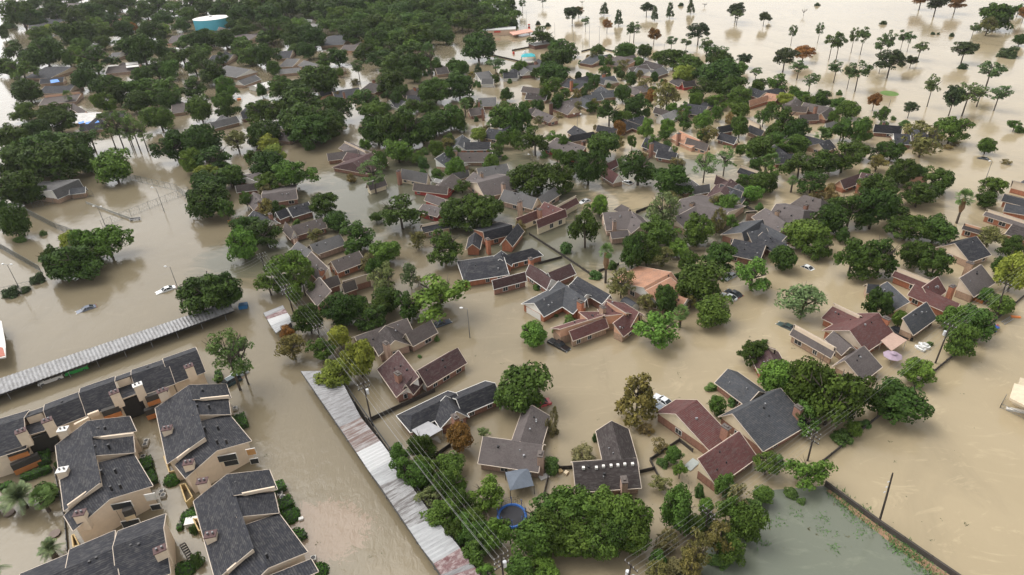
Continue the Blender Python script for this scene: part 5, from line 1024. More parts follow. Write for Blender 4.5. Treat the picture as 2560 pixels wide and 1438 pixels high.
chain('t01', [(215,170),(420,275),(560,325)], 2.2, 'dark screened tennis court fence behind the double tree', True); chain('t01', [(-20,410),(310,600)], 2.2, 'dark screened tennis court fence at the left edge', True); chain('t01', [(770,265),(1250,75),(1420,10)], 2.4, 'thin chain link fence across the flooded tennis courts'); chain('t01', [(10,770),(240,715)], 2.0, 'low chain link fence beside the two headed lamp post'); chain('t00', [(980,1350),(1330,1430),(1420,1500)], 2.4, 'chain link fence of the tennis court nearest the light green tree'); chain('t01', [(250,120),(700,30)], 2.0, 'chain link fence along the grey pavilion')
b = MB(); pa, pb = P('t01', (640,70), .9), P('t01', (985,195), .9); root = thing('tennis_net', Vector((pa.x,pa.y,0)), 'pale sagging tennis net reaching out of the flooded court', 'tennis net'); b.beam(pa-Vector((0,0,.4)), pb-Vector((0,0,.4)), .06, .8); b.build('net', plain('pale net', (.35,.34,.30), .9), root)
for t in (pa, pb): q = MB(); q.tube([t-Vector((0,0,2)), t+Vector((0,0,.1))], .06); q.build('post', DARKM, root)
pa = P('t01', (1010,205), .4); b = MB(); b.box(pa, Vector((1.6,.3,0)), Vector((-.05,.3,0)), Vector((0,0,.05))); b.box(pa+Vector((-.05,.33,.3)), Vector((1.6,.3,0)), Vector((-.01,.05,0)), Vector((0,0,.2)))
for s_ in (-1.2, 1.2): b.box(pa+Vector((s_,s_*.19,-.5)), Vector((.06,0,0)), Vector((0,.3,0)), Vector((0,0,.5)))
tag(b.build('bench', METAL), 'grey metal bench half drowned at the end of the tennis net', 'bench')
# ------------------------------------------------------------------ cars
def paint(nm, c): 
    m, n, b = nodes(nm+' car paint'); b.inputs['Base Color'].default_value = (*c, 1); b.inputs['Roughness'].default_value = .28; b.inputs['Coat Weight'].default_value = .5; return m
TYRE = plain('black rubber', (.02,.02,.02), .8); LENS = plain('headlight lens', (.7,.7,.68), .15); TAIL = plain('red tail light', (.35,.02,.02), .3)
def car(fr, p0, p1, nm, colr, label, sink=.55, style='sedan', length=4.7, cat='car', tilt=0):
    """p0 = front end, p1 = back end at the water line"""
    a, c = P(fr, p0, .2), P(fr, p1, .2); d = (a-c); d.z = 0; d.normalize(); s = Vector((d.y, -d.x, 0)); ctr = (a+c)/2; ctr.z = 0
    root = thing('parked_car' if style != 'pickup' else 'pickup_truck', ctr, label, cat); hl = length/2; wd = .9; Z = Vector((0,0,1)); pm = paint(nm, colr)
    def T(x, y, z): return ctr+d*x+s*y+Z*(z-sink+tilt*x)
    if style == 'sedan': body = [(hl,.35),(hl,.62),(hl-.15,.78),(.85,.95),(-1.35,1.0),(-hl+.1,.95),(-hl,.7),(-hl,.35)]; cab = [(.95,.95),(.25,1.42),(-.95,1.45),(-1.75,.99)]
    elif style == 'van': body = [(hl,.35),(hl,.75),(hl-.2,.95),(1.2,1.1),(-hl+.05,1.1),(-hl,.35)]; cab = [(1.3,1.1),(.6,1.75),(-hl+.3,1.78),(-hl+.08,1.1)]
    else: body = [(hl,.4),(hl,.85),(hl-.2,1.0),(1.0,1.12),(-hl,1.12),(-hl,.4)]; cab = [(1.15,1.12),(.55,1.75),(-.7,1.75),(-.95,1.12)]
    def loft(prof, w0, w1, zc):
        b = MB(); V = []; n = len(prof)
        for sg in (-1, 1):
            for x, z in prof: t = min(1, max(0, (z-zc[0])/(zc[1]-zc[0]))); V.append(T(x*(1-.015*t), sg*(w0+(w1-w0)*t), z))
        b.add(V, [tuple(range(n))[::-1], tuple(range(n, 2*n))]+[(i,(i+1)%n,n+(i+1)%n,n+i) for i in range(n)]); return b
    bo = loft(body, wd, wd*.93, (.35, 1.1)).build('body', pm, root); md = bo.modifiers.new('bevel', 'BEVEL'); md.width = .07; md.segments = 2
    z0, z1 = cab[0][1], max(z for x, z in cab); cb = loft(cab, wd*.9, wd*.70, (z0, z1)).build('cabin', GLASS, root); md = cb.modifiers.new('bevel', 'BEVEL'); md.width = .05; md.segments = 2
    # roof sheet and pillars in body colour
    rf = [cab[1], cab[2]]; b = MB(); V = [T(rf[0][0]-.05, -wd*.68, z1+.015), T(rf[0][0]-.05, wd*.68, z1+.015), T(rf[1][0]+.05, wd*.68, z1+.03), T(rf[1][0]+.05, -wd*.68, z1+.03)]; b.slab([V], .05); b.build('roof', pm, root)
    for x0, zz0, x1, zz1 in ((cab[0][0], cab[0][1], cab[1][0], cab[1][1]), (cab[3][0], cab[3][1], cab[2][0], cab[2][1]), (-.1, z0, -.15, z1)):
        for sg in (-1, 1): b = MB(); b.beam(T(x0, sg*wd*.905, zz0), T(x1, sg*wd*.71, zz1), .09, .09); b.build('pillar', pm, root)
    for sg in (-1, 1):
        b = MB(); b.box(T(hl-.02, sg*.62, .68), d*.06, s*.2, Z*.08); b.build('headlight', LENS, root); b = MB(); b.box(T(-hl+.02, sg*.68, .8), d*.05, s*.16, Z*.09); b.build('tail_light', TAIL, root)
        b = MB(); b.box(T(.75, sg*(wd+.08), 1.0), d*.07, s*.09, Z*.06); b.build('mirror', pm, root)
        for x in (hl-.85, -hl+.9):
            b = MB(); b.tube([T(x, sg*(wd-.2), .33), T(x, sg*(wd+.02), .33)], .33, 14); w_ = b.build('wheel', TYRE, root); b = MB(); b.tube([T(x, sg*(wd-.02), .33), T(x, sg*(wd+.04), .33)], .19, 10); b.build('rim', METAL, w_)
    if style == 'pickup':
        b = MB(); b.box(T(-1.75, 0, 1.13), d*.85, s*.68, Z*.012); b.build('cargo_bed', plain('dark bed liner', (.012,.012,.012), .8), root)
    LM.append((label.split(' ', 1)[1] if False else None, ctr, root)) if False else None
    return root
car('px', (389,733), (439,716), 'white', (.75,.75,.74), 'white sedan sunk to its windows beside the single lamp post', .62, length=5.0); car('px', (191,780), (238,764), 'blue grey', (.13,.15,.20), 'blue grey car sunk to its windows in the open left lot', .75, length=4.7)
car('px', (1421,876), (1374,851), 'black', (.012,.012,.014), 'black pickup truck floating beside the tan walled maroon house', .55, 'pickup', 5.6, 'pickup truck'); car('px', (1640,992), (1674,1014), 'silver white', (.62,.64,.66), 'silver white sedan beside the maroon house with yellow gables', .45, length=4.6); car('px', (1634,1012), (1658,1030), 'steel blue', (.16,.19,.23), 'steel blue car behind the silver white sedan', .65)
car('t21', (1580,768), (1662,803), 'white hatch', (.72,.74,.74), 'white car in front of the dark one at the round tree', .55, length=4.2); car('t21', (1622,738), (1698,775), 'dark', (.03,.035,.045), 'dark car behind the white one at the round tree', .65, length=4.4)
car('t31', (248,540), (322,572), 'white coupe', (.72,.73,.72), 'lone white car roof in the brown street water on the right', .95, length=4.5); car('t31', (105,988), (180,1022), 'dark green', (.03,.055,.05), 'dark green car sunk beside the pale feathery tree', .75); car('t11', (1435,968), (1345,1000), 'navy', (.04,.055,.085), 'navy car afloat at the end of the brown cream gabled house', .6)
car('t20', (838,1356), (885,1372), 'white small', (.75,.75,.74), 'white car roof beside the maroon white gabled house', .7, length=4.2); car('t30', (1588,1182), (1622,1188), 'jet black', (.012,.012,.013), 'black car roof near the lone green lakeside bush', .85, length=4.3); car('t10', (1778,1178), (1822,1166), 'charcoal', (.03,.035,.04), 'charcoal car beside the dark house with the white shed gable', .75, length=4.3)
car('z1', (560,440), (655,408), 'van white', (.72,.72,.71), 'white van parked under the left carport', .35, 'van', 4.8, 'van'); car('z1', (875,325), (962,296), 'bright green', (.03,.36,.07), 'bright green car parked under the left carport', .35, 'van', 4.6); car('z2', (975,500), (1085,440), 'dark teal', (.02,.05,.06), 'dark teal car hidden beneath the tall pine', .4, 'van', 4.8)
car('z2', (1060,400), (1170,345), 'pale grey', (.5,.52,.53), 'pale grey car behind the dark teal one beneath the pine', .5); car('t21', (1600,650), (1660,620), 'grey', (.4,.42,.44), 'grey car at the drive under the dark tree', .5); car('t22', (178,165), (228,150), 'red white', (.5,.08,.08), 'red car behind the brown house by the canopy tent', .5); car('t21', (525,75), (565,62), 'pale silver', (.6,.6,.6), 'silver car behind the maroon house with the skylight', .7, length=4.2); car('t11', (-10,990),(-11,991),'x',(0,0,0),'x') if False else None
# ------------------------------------------------------------------ garden things
def gazebo(fr, c, w_, z, label):
    p = P(fr, c, z); p.z = 0; root = thing('canopy_tent', p, label, 'canopy'); u = uB; n = Vector((-u.y, u.x, 0)); Z = Vector((0,0,1)); cs = [p+u*sx*w_+n*sy*w_ for sx, sy in ((-1,-1),(1,-1),(1,1),(-1,1))]
    b = MB(); tp = p+Z*(z+.5); b.slab([[cs[i]+Z*(z-.35), cs[(i+1)%4]+Z*(z-.35), tp] for i in range(4)], .05); b.build('cloth', plain('blue grey tent cloth', (.11,.13,.16), .8), root)
    for q in cs: b = MB(); b.tube([q-Z, q+Z*(z-.4)], .06); b.build('leg', DARKM, root)
gazebo('t22', (55,705), 2.0, 2.3, 'blue grey square canopy tent in the garden behind the brown house')
p = P('px', (1280,1290), .5); p.z = 0; root = thing('trampoline', p, 'round black trampoline with blue rim and safety net', 'trampoline'); Z = Vector((0,0,1)); RR = 2.2
b = MB(); N = 28; b.tube([p+Vector((math.cos(6.2832*k/N)*RR, math.sin(6.2832*k/N)*RR, .55)) for k in range(N+1)], .22, 6); b.build('blue_rim', plain('blue pad', (.03,.13,.42), .6), root)
b = MB(); b.tube([p+Z*.5, p+Z*.54], RR*.95, 28); b.build('jump_mat', plain('black mat', (.015,.015,.02), .7), root)
for k in range(8):
    c = p+Vector((math.cos(.785*k)*RR*1.02, math.sin(.785*k)*RR*1.02, 0)); b = MB(); b.tube([c-Z, c+Z*2.3], .05, 6); b.build('net_pole', plain('blue pad', (.03,.13,.42)), root)
b = MB(); 
for k in range(40):
    c = p+Vector((math.cos(.157*k)*RR*1.0, math.sin(.157*k)*RR*1.0, 0)); b.tube([c+Z*.6, c+Z*2.25], .012, 3)
for zz in (1.0, 1.4, 1.8, 2.25): b.tube([p+Vector((math.cos(.157*k)*RR, math.sin(.157*k)*RR, zz)) for k in range(41)], .015, 3)
b.build('safety_net', DARKM, root)
p = P('t31', (935,1222), 2.0); p.z = 0; root = thing('patio_umbrella', p, 'large lilac octagonal parasol beside the long grey brown house', 'parasol'); b = MB(); pts = [p+Vector((math.cos(.785*k)*1.8, math.sin(.785*k)*1.8, 1.9)) for k in range(8)]; b.slab([[pts[k], pts[(k+1)%8], p+Z*2.5] for k in range(8)], .04); b.build('canopy', plain('lilac canvas', (.34,.26,.32), .8, 0, .08), root); b = MB(); b.tube([p-Z, p+Z*2.6], .05); b.build('pole', METAL, root); b = MB(); b.tube([p+Z*2.56, p+Z*2.72], [.65, .1], 8); b.build('vent_cap', plain('lilac canvas', (.34,.26,.32)), root)
def boat(fr, a, c, wd, nm, colr, label, cover=None, cat='boat'):
    A, C = P(fr, a, .3), P(fr, c, .3); A.z = C.z = 0; d = (A-C).normalized(); s = Vector((-d.y, d.x, 0)); L = (A-C).length; root = thing('boat', (A+C)/2, label, cat); b = MB(); pr = []
    for t, w_ in ((0,.75),(.3,1),(.6,.95),(.85,.55),(1,.03)): pr.append((C+d*L*t, wd*w_))
    V = []
    for q, w_ in pr: V += [q-s*w_*.6-Z*.3, q-s*w_+Z*.55, q+s*w_+Z*.55, q+s*w_*.6-Z*.3]
    Fs = [(0,1,2,3)]+[f for i in range(4) for f in ((4*i,4*i+4,4*i+5,4*i+1),(4*i+1,4*i+5,4*i+6,4*i+2),(4*i+2,4*i+6,4*i+7,4*i+3))]; b.add(V, Fs); b.build('hull', plain(nm, colr, .4, 0, .1), root)
    b = MB(); b.box((A*.4+C*.6)+Z*.75, d*L*.22, s*wd*.5, Z*.22); b.build('seat' if not cover else 'cover', plain(cover[0], cover[1], .7) if cover else plain(nm+' seat', sc(colr, .8), .5), root)
boat('t31', (1085,1112), (925,1015), 1.2, 'black boat cover', (.02,.022,.026), 'black covered boat moored beside the tan patio roof', ('black boat cover', (.02,.022,.026))); boat('t31', (1098,1150), (1175,1190), .62, 'white gelcoat', (.75,.75,.73), 'left one of two small white boats at the back fence'); boat('t31', (1125,1130), (1208,1172), .62, 'white gelcoat', (.75,.75,.73), 'right one of two small white boats at the back fence')
def bin_(c, label): 
    p = P('px', c, .5); p.z = 0; root = thing('dumpster', p, label, 'dumpster'); u, n = uB, Vector((-uB.y, uB.x, 0)); b = MB(); b.box(p+Z*.2, u*1.0, n*.75, Z*.75); b.build('body', plain('blue painted steel', (.03,.17,.38), .5), root)
    for sg in (-1, 1): b = MB(); b.box(p+Z*1.0+u*sg*.5, u*.47, n*.78, Z*.05); b.build('lid', plain('dark blue lid', (.03,.10,.20), .5), root)
bin_((608,765), 'blue dumpster at the end of the left carport')
def table(c, label):
    p = P('t02', c, .15); p.z = 0; root = thing('round_table', p, label, 'table'); b = MB(); b.tube([p+Z*.12, p+Z*.3], .85, 20); b.build('tabletop', plain('brown stone', (.16,.12,.10), .7), root); b = MB(); b.tube([p-Z*.8, p+Z*.12], .3, 10); b.build('pedestal', plain('brown stone', (.16,.12,.10)), root)
table((68,972), 'round stone table just above water below the large date palm'); table((410,1130), 'round stone table just above water beside the thin courtyard fence'); fence('t02', [(400,630),(480,1010),(500,1250)], .6, 'thin black iron fence along the palm courtyard', DARKM)
ACM = plain('beige air conditioner case', (.50,.48,.44), .6)
def ac(fr, x, y, label):
    p = P(fr, (x, y), .4); p.z = 0; root = thing('air_conditioner', p, label, 'air conditioner', 'air conditioners beside the apartments'); u, n = uB, Vector((-uB.y, uB.x, 0)); b = MB(); b.box(p, u*.42, n*.42, Z*.5); b.build('case', ACM, root); b = MB(); b.tube([p+Z*.5, p+Z*.54], .33, 14); b.build('fan_grille', DARKM, root)
for fr, x, y, l in (('t02',1095,430,'beige air conditioner by the brick end of the middle block, farther one'),('t02',1085,458,'beige air conditioner by the brick end of the middle block, nearer one'),('t02',1210,810,'beige air conditioner at the right corner of the middle block, farther one'),('t02',1220,838,'beige air conditioner at the right corner of the middle block, nearer one'),('z4',1435,460,'beige air conditioner above the largest clipped hedge, farther one'),('z4',1465,503,'beige air conditioner above the largest clipped hedge, nearer one'),('z4',1445,668,'beige air conditioner below the largest clipped hedge, farther one'),('z4',1475,712,'beige air conditioner below the largest clipped hedge, nearer one'),('z4',1835,1232,'beige air conditioner at the far right corner of the bottom block'),('z2',1090,765,'beige air conditioner beside the block by the tall pine'),('t02',1070,548,'beige air conditioner above the square green hedge')): ac(fr, x, y, l)
p = P('z4', (370,785), .8); p.z = 0; b = MB(); b.box(p+Z*.3, uB*.9, Vector((-uB.y,uB.x,0))*.7, Z*.5); b.box(p+Z*.83, uB*.95, Vector((-uB.y,uB.x,0))*.75, Z*.04); tag(b.build('storage_box', WHITE), 'white lidded storage box in the apartment lane', 'storage box')
def junk(name, fr, x, y, sx, sy, sz, mat, label, cat, rot=.4):
    p = P(fr, (x, y), .1); p.z = .05; u = Vector((math.cos(rot), math.sin(rot), 0)); n = Vector((-u.y, u.x, 0)); b = MB(); b.box(p, u*sx, n*sy, Z*sz); b.box(p+Z*(sz+.03), u*sx*1.05, n*sy*1.05, Z*.03); tag(b.build(name, mat), label, cat)
junk('cooler', 't12', 338, 1018, .35, .25, .25, WHITE, 'small white box drifting in the pinkish silt', 'box'); junk('floating_board', 't22', 240, 700, .8, .5, .06, plain('pale board', (.55,.53,.5), .8), 'pale board drifting beside the dark fence', 'board'); junk('floating_crate', 't22', 360, 662, .35, .35, .3, plain('tan crate', (.5,.36,.18), .8), 'tan crate drifting left of the seven vent house, the left one', 'crate'); junk('floating_crate', 't22', 405, 675, .35, .3, .3, plain('cream crate', (.6,.5,.35), .8), 'cream crate drifting left of the seven vent house, the right one', 'crate', .9)
junk('floating_board', 't22', 1345, 610, 1.3, .7, .05, plain('glassy panel', (.35,.38,.36), .3), 'glassy panel afloat in the shrubby corner garden', 'board', .7); junk('orange_float', 't31', 1855, 935, .9, .3, .12, plain('orange plastic', (.75,.22,.05), .5), 'orange float beside the drowned play set', 'float', -.3); junk('orange_marker', 't00', 1790, 746, .9, .9, .5, plain('orange plastic', (.75,.30,.03), .5), 'small orange marker in the far street water', 'marker')
BLUEP = plain('blue plastic', (.03,.10,.35), .5)
p = P('t31', (1680,1020), .6); p.z = 0; root = thing('play_set', p, 'drowned blue play set with ladder beside the back fence', 'play set')
for k in range(4): b = MB(); a = .785+1.57*k; c = p+Vector((math.cos(a), math.sin(a), 0))*1.2; b.tube([c-Z, p+Vector((math.cos(a), math.sin(a), 0))*.5+Z*1.0], .1); b.build('leg', BLUEP, root)
b = MB(); b.box(p+Z*.9, Vector((1.1,.2,0)), Vector((-.1,.7,0)), Z*.08); b.build('deck', BLUEP, root); b = MB(); b.tube([p+Vector((1,.2,.9)), p+Vector((2.4,1.6,.1))], .25, 8); b.build('slide', plain('dull red plastic', (.4,.09,.07), .5), root)
b = MB(); c = P('t31', (1790,965), .2)
for sg in (-.5,.5): b.tube([c+Vector((-1.5,sg-.8,0)), c+Vector((1.8,sg+1.0,.1))], .06)
for k in range(6): t = -1.2+.5*k; b.tube([c+Vector((t,-.5+t*.53,.05)), c+Vector((t,.5+t*.53,.05))], .05)
tag(b.build('ladder', METAL), 'pale metal ladder lying in the water by the play set', 'ladder')
p = P('t21', (880,835), 1.0); p.z = 0; b = MB(); u = (P('t21',(840,800),0)-P('t21',(900,840),0)); u.z = 0; u.normalize(); n = Vector((-u.y,u.x,0)); pr = [(math.cos(a)*1.5, math.sin(a)*1.9) for a in [math.pi*k/10 for k in range(11)]]+[(-1.5,-1),(1.5,-1)]; root = thing('arched_shed', p, 'arched dark shed with white end panel between the charcoal and tan houses', 'shed'); b.prism(pr, p, u, n, -1.8, 1.8); b.build('shell', plain('dark canvas', (.04,.042,.05), .7), root); b = MB(); b.prism([(v*.93, z*.93 if z > 0 else z) for v, z in pr], p, u, n, -1.86, -1.82); b.build('end_panel', WHITE, root)
# tank, store, playground, far bits
p = G(534, 71); root = thing('water_tank', p, 'round pale blue water tank with white roof among far trees', 'water tank'); k = FPX/(p-Vector((0,0,CAMZ))).dot(F_); R0_ = 42/k
b = MB(); b.tube([p-Z, p+Z*8], R0_, 48); b.build('wall', plain('turquoise paint', (.10,.45,.58), .5, 0, .05), root, smooth=False); b = MB(); b.tube([p+Z*8, p+Z*8.8], [R0_*1.02, R0_*.02], 48); b.build('roof', WHITE, root); b = MB(); b.tube([p+Z*8.7, p+Z*9.4], R0_*.08, 10); b.build('roof_hatch', METAL, root); LM.append(('pale blue water tank', p+Z*5, root))
p = P('t10', (1800,285), 0); root = thing('store_building', p, 'long low tan store with a red sign by the far flood water', 'store'); u = (P('t10',(1940,255),0)-P('t10',(1700,265),0)); u.z = 0; Ls = u.length; u.normalize(); n = Vector((-u.y,u.x,0)); o_ = P('t10',(1700,270),0)
b = MB(); b.prism([(0,-1),(0,3.2),(9,3.2),(9,-1)], o_, u, n, 0, Ls); b.build('wall', plain('tan stucco', (.62,.45,.33), .8), root); b = MB(); b.prism([(-.4,3.2),(-.4,3.7),(9.4,3.7),(9.4,3.2)], o_, u, n, -.4, Ls+.4); b.build('roof', plain('pale flat roof', (.5,.5,.48), .8), root); b = MB(); b.prism([(-.6,1.9),(-.6,2.9),(-.45,2.9),(-.45,1.9)], o_, u, n, Ls*.35, Ls*.55); b.build('sign', plain('red sign', (.55,.06,.04), .5), root); b = MB(); b.prism([(-.12,.3),(-.12,1.8),(-.05,1.8),(-.05,.3)], o_, u, n, Ls*.1, Ls*.3); b.build('window', GLASS, root); LM.append(('tan store with the red sign', p, root))
p = P('t20', (165,345), 0); root = thing('flat_roofed_building', p, 'low dark flat roofed building behind the lakeside oak', 'building'); u = (P('t20',(345,322),0)-P('t20',(165,350),0)); u.z = 0; Ls = u.length; u.normalize(); n = Vector((-u.y,u.x,0)); b = MB(); b.prism([(0,-1),(0,2.2),(8,2.2),(8,-1)], P('t20',(170,372),0), u, n, 0, Ls); b.build('wall', wallmat('B'), root); b = MB(); b.prism([(-.3,2.2),(-.3,2.5),(8.3,2.5),(8.3,2.2)], P('t20',(170,372),0), u, n, -.3, Ls+.3); b.build('roof', plain('grey gravel roof', (.25,.25,.24), .9), root)
p = P('t20', (60,245), 0); root = thing('fuel_canopy', p, 'salmon edged low canopy roof with a red and white pump', 'canopy'); b = MB(); b.slab([[P('t20',c,2.4) for c in ((-20,240),(130,215),(160,235),(10,262))]], .5); b.build('roof', plain('salmon roof', (.6,.32,.24), .7), root)
for c in ((10,245),(130,230)): q = P('t20', c, 2); b = MB(); b.tube([(q.x,q.y,-1),(q.x,q.y,2)], .2); b.build('post', WHITE, root)
p = P('t20', (128,205), 1); p.z = 0; root = thing('pump_sign', p, 'small red and white upright sign beside the salmon canopy', 'sign'); b = MB(); b.abox(p.x-.8,p.y-.3,-1,p.x+.8,p.y+.3,3.2); b.build('panel', plain('red sign', (.55,.06,.04)), root); b = MB(); b.abox(p.x-.82,p.y-.33,1.6,p.x+.82,p.y+.33,2.4); b.build('white_band', WHITE, root)
p = P('t20', (122,428), 1.5); p.z = 0; root = thing('playground_shelter', p, 'turquoise roofed playground shelter standing in tan water', 'playground'); TQ = plain('turquoise canopy', (.02,.36,.40), .6); b = MB(); cs = [p+Vector((sx*4,sy*3,2.3)) for sx, sy in ((-1,-1),(1,-1),(1,1),(-1,1))]; b.slab([[cs[0],cs[1],p+Vector((2,0,3.6)),p+Vector((-2,0,3.6))],[cs[1],cs[2],p+Vector((2,0,3.6))],[cs[2],cs[3],p+Vector((-2,0,3.6)),p+Vector((2,0,3.6))],[cs[3],cs[0],p+Vector((-2,0,3.6))]], .1); b.build('roof', TQ, root)
for c in cs: b = MB(); b.tube([(c.x*.97+p.x*.03,c.y*.97+p.y*.03,-1),(c.x*.97+p.x*.03,c.y*.97+p.y*.03,2.25)], .1); b.build('post', TQ, root)
LM.append(('turquoise playground shelter', p, root)); p = P('t20', (12,394), .8); p.z = 0; b = MB(); b.tube([p-Z, p+Z*.3, p+Z*1.0, p+Z*1.5], [.7,.75,.6,.2], 10); tag(b.build('buoy', plain('red sign', (.55,.06,.04))), 'small red float left of the playground shelter', 'float')
p = P('t20', (95,395), .8); p.z = 0; b = MB(); b.tube([p-Z, p+Z*.5, p+Z*2.0], [1.4,1.3,.3], 10); tag(b.build('play_dome', plain('pale grey plastic', (.6,.62,.62), .5)), 'pale play dome behind the turquoise shelter', 'play dome')
# beige roofs cut by the left and right edges
p = P('t01', (0,1100), 2); p.z = 0; root = thing('edge_building', p, 'white building corner with reddish tiles cut by the left edge', 'building'); b = MB(); b.slab([[P('t01',c,3.0) for c in ((-120,960),(10,965),(40,1130),(42,1235),(-120,1260))]], .3); b.build('roof', WHITE, root); b = MB(); pts = [P('t01',c,0) for c in ((-120,1000),(8,1010),(32,1200),(-120,1270))]; b.slab([[q+Z*2.7 for q in pts]], 3.5); b.build('wall', plain('dark stucco', (.2,.18,.16), .8), root); b = MB(); b.slab([[P('t01',c,3.08) for c in ((-60,1150),(20,1165),(38,1225),(-60,1250))]], .06); b.build('tile_patch', plain('reddish tiles', (.4,.14,.10), .8), root)
p = P('t32', (1880,130), 2); p.z = 0; root = thing('edge_building', p, 'beige flat roofed building corner cut by the right edge', 'building'); b = MB(); b.slab([[P('t32',c,3.2) for c in ((1810,110),(1845,0),(2050,60),(2050,230)) ]], .5); b.build('roof', plain('beige parapet roof', (.62,.52,.38), .8), root); b = MB(); b.slab([[q+Z*2.7 for q in [P('t32',c,0) for c in ((1822,150),(1850,40),(2050,100),(2050,280))]]], 3.5); b.build('wall', plain('beige stucco', (.5,.42,.30), .8), root)
chain('t32', [(1735,185),(1770,120)], 1.2, 'short metal rail left of the beige building corner'); chain('t32', [(1735,185),(1917,270)], 1.0, 'low metal railing in front of the beige building corner'); junk('white_bench', 't32', 1850, 205, 1.3, .35, .25, WHITE, 'white bench like object behind the low metal railing', 'bench', -.4)
# grassy island, soil bank with weeds
b = MB(); c0 = P('t30', (910,700), 0); V = []; Fc = []; N = 28
for j, (rr_, zz) in enumerate(((1,-.15),(.8,.12),(.4,.22))):
    for k in range(N):
        q = P('t30', (910+math.cos(6.2832*k/N)*80*rr_*(1+.06*math.sin(3*k)), 700+math.sin(6.2832*k/N)*21*rr_+math.cos(6.2832*k/N)*8*rr_), 0); V.append(Vector((q.x,q.y,zz)))
for j in range(2): Fc += [(j*N+k, j*N+(k+1)%N, (j+1)*N+(k+1)%N, (j+1)*N+k) for k in range(N)]
Fc.append(tuple(2*N+k for k in range(N))); b.add(V, Fc); tag(b.build('grass_island', plain('short grass', (.11,.19,.04), .9, 0, .3, .3)), 'small bright green grass mound in the lake', kind='structure')
b = MB(); in_ = [G(x, y, .14) for x, y in ((2075,1225),(2190,1310),(2300,1390),(2420,1470))]; ou = [G(x, y, -.05) for x, y in ((2060,1225),(2168,1318),(2268,1398),(2390,1490))]; V = in_+ou; b.add(V, [(0,1,5,4),(1,2,6,5),(2,3,7,6)]); tag(b.build('soil_bank', plain('wet reddish soil', (.27,.165,.10), .9, 0, .35, .8)), 'narrow reddish soil bank below the pond wall', kind='structure')
rr = random.Random(3); V = []; Fc = []
def tuft(x, y, n, rad, hh):
    c = G(x, y, 0)
    for k in range(n):
        p = c+Vector((rr.gauss(0,rad), rr.gauss(0,rad), 0)); d = rnd_unit(rr); d.z = 0; e = p+d*rr.uniform(.1,.5)+Vector((0,0,rr.uniform(.1,hh))); s_ = Vector((-d.y,d.x,0))*.09; k0 = len(V); V.extend([p-s_, p+s_, e]); Fc.append((k0,k0+1,k0+2))
for i in range(70): 
    t = rr.random(); tuft(2070+310*t+rr.gauss(0,7), 1222+240*t+rr.gauss(0,5), 26, .5, .6)
for x, y in ((2058,1300),(2110,1262),(2160,1332),(2080,1372),(2060,1328),(1940,1310),(2270,1405),(2290,1420),(2245,1362),(2260,1372),(1905,1360),(1985,1280),(2120,1300)): 
    for q in range(2): tuft(x+rr.gauss(0,6), y+rr.gauss(0,3), 22, .55, .3)
m = mesh('grass', V, Fc); m.materials.append(plain('bright weed green', (.085,.17,.045), .8, 0, .3)); o = bpy.data.objects.new('grass', m); COL.objects.link(o); tag(o, 'tufts of bright green weeds along the pond and soil bank', 'weeds', kind='stuff')

V = []; Fc = []
for i in range(420):
    c = G(rr.uniform(600, 2450), rr.uniform(520, 1420), .012); 
    if rr.random() < .5: 
        o_ = rr.choice(HXYR); c = Vector((o_[0]+rr.gauss(0,7), o_[1]+rr.gauss(0,7), .012))
    for q in range(rr.choice((1,1,2,5,9))):
        d = rnd_unit(rr); d.z = 0; p = c+d*rr.uniform(0,.5); e = Vector((-d.y, d.x, 0))*rr.uniform(.04,.16); f = d*rr.uniform(.05,.22); k0 = len(V); V.extend([p-e, p+f, p+e, p-f]); Fc.append((k0,k0+1,k0+2,k0+3))
m = mesh('floating_litter', V, Fc); m.materials.append(plain('leaf litter', (.10,.095,.045), .8, 0, .5, .2)); o = bpy.data.objects.new('floating_litter', m); COL.objects.link(o); tag(o, 'leaf litter and twigs floating on the flood water', 'debris', kind='stuff')
# ------------------------------------------------------------------ filling the far wood and the densest tree cover
def inside(p, poly):
    c = False; n = len(poly)
    for i in range(n):
        (x1, y1), (x2, y2) = poly[i], poly[(i+1) % n]
        if (y1 > p[1]) != (y2 > p[1]) and p[0] < (x2-x1)*(p[1]-y1)/(y2-y1)+x1: c = not c
    return c
HXY = []
for r_, *_q in HOUSES:
    for ch in r_.children:
        if ch.name.startswith('roof') and ch.type == 'MESH':
            c = sum((v.co for v in ch.data.vertices), Vector())/len(ch.data.vertices)+r_.location; HXY.append((c.x, c.y))
FILL = [('wood', [(560,-12),(1180,-12),(1215,5),(1300,55),(1290,78),(1180,82),(1090,112),(1060,150),(960,150),(830,105),(780,60),(690,25)], 10.5, .95),
        ('cover', [(20,-8),(560,-12),(690,25),(780,60),(830,105),(900,150),(850,170),(760,140),(640,170),(560,180),(400,190),(60,180)], 15, .2), ('cover', [(0,340),(190,295),(235,330),(240,380),(180,435),(80,445),(0,480)], 13, .35),
        ('cover', [(2000,360),(2230,350),(2330,410),(2280,470),(2100,440),(1990,420)], 11, .5), ('cover', [(1640,180),(1860,160),(1900,250),(1800,270),(1700,250)], 12, .4), ('cover', [(620,250),(830,200),(900,260),(860,310),(650,330)], 13, .45)]
rf = random.Random(11); WOOD = []; tank = G(534, 62)
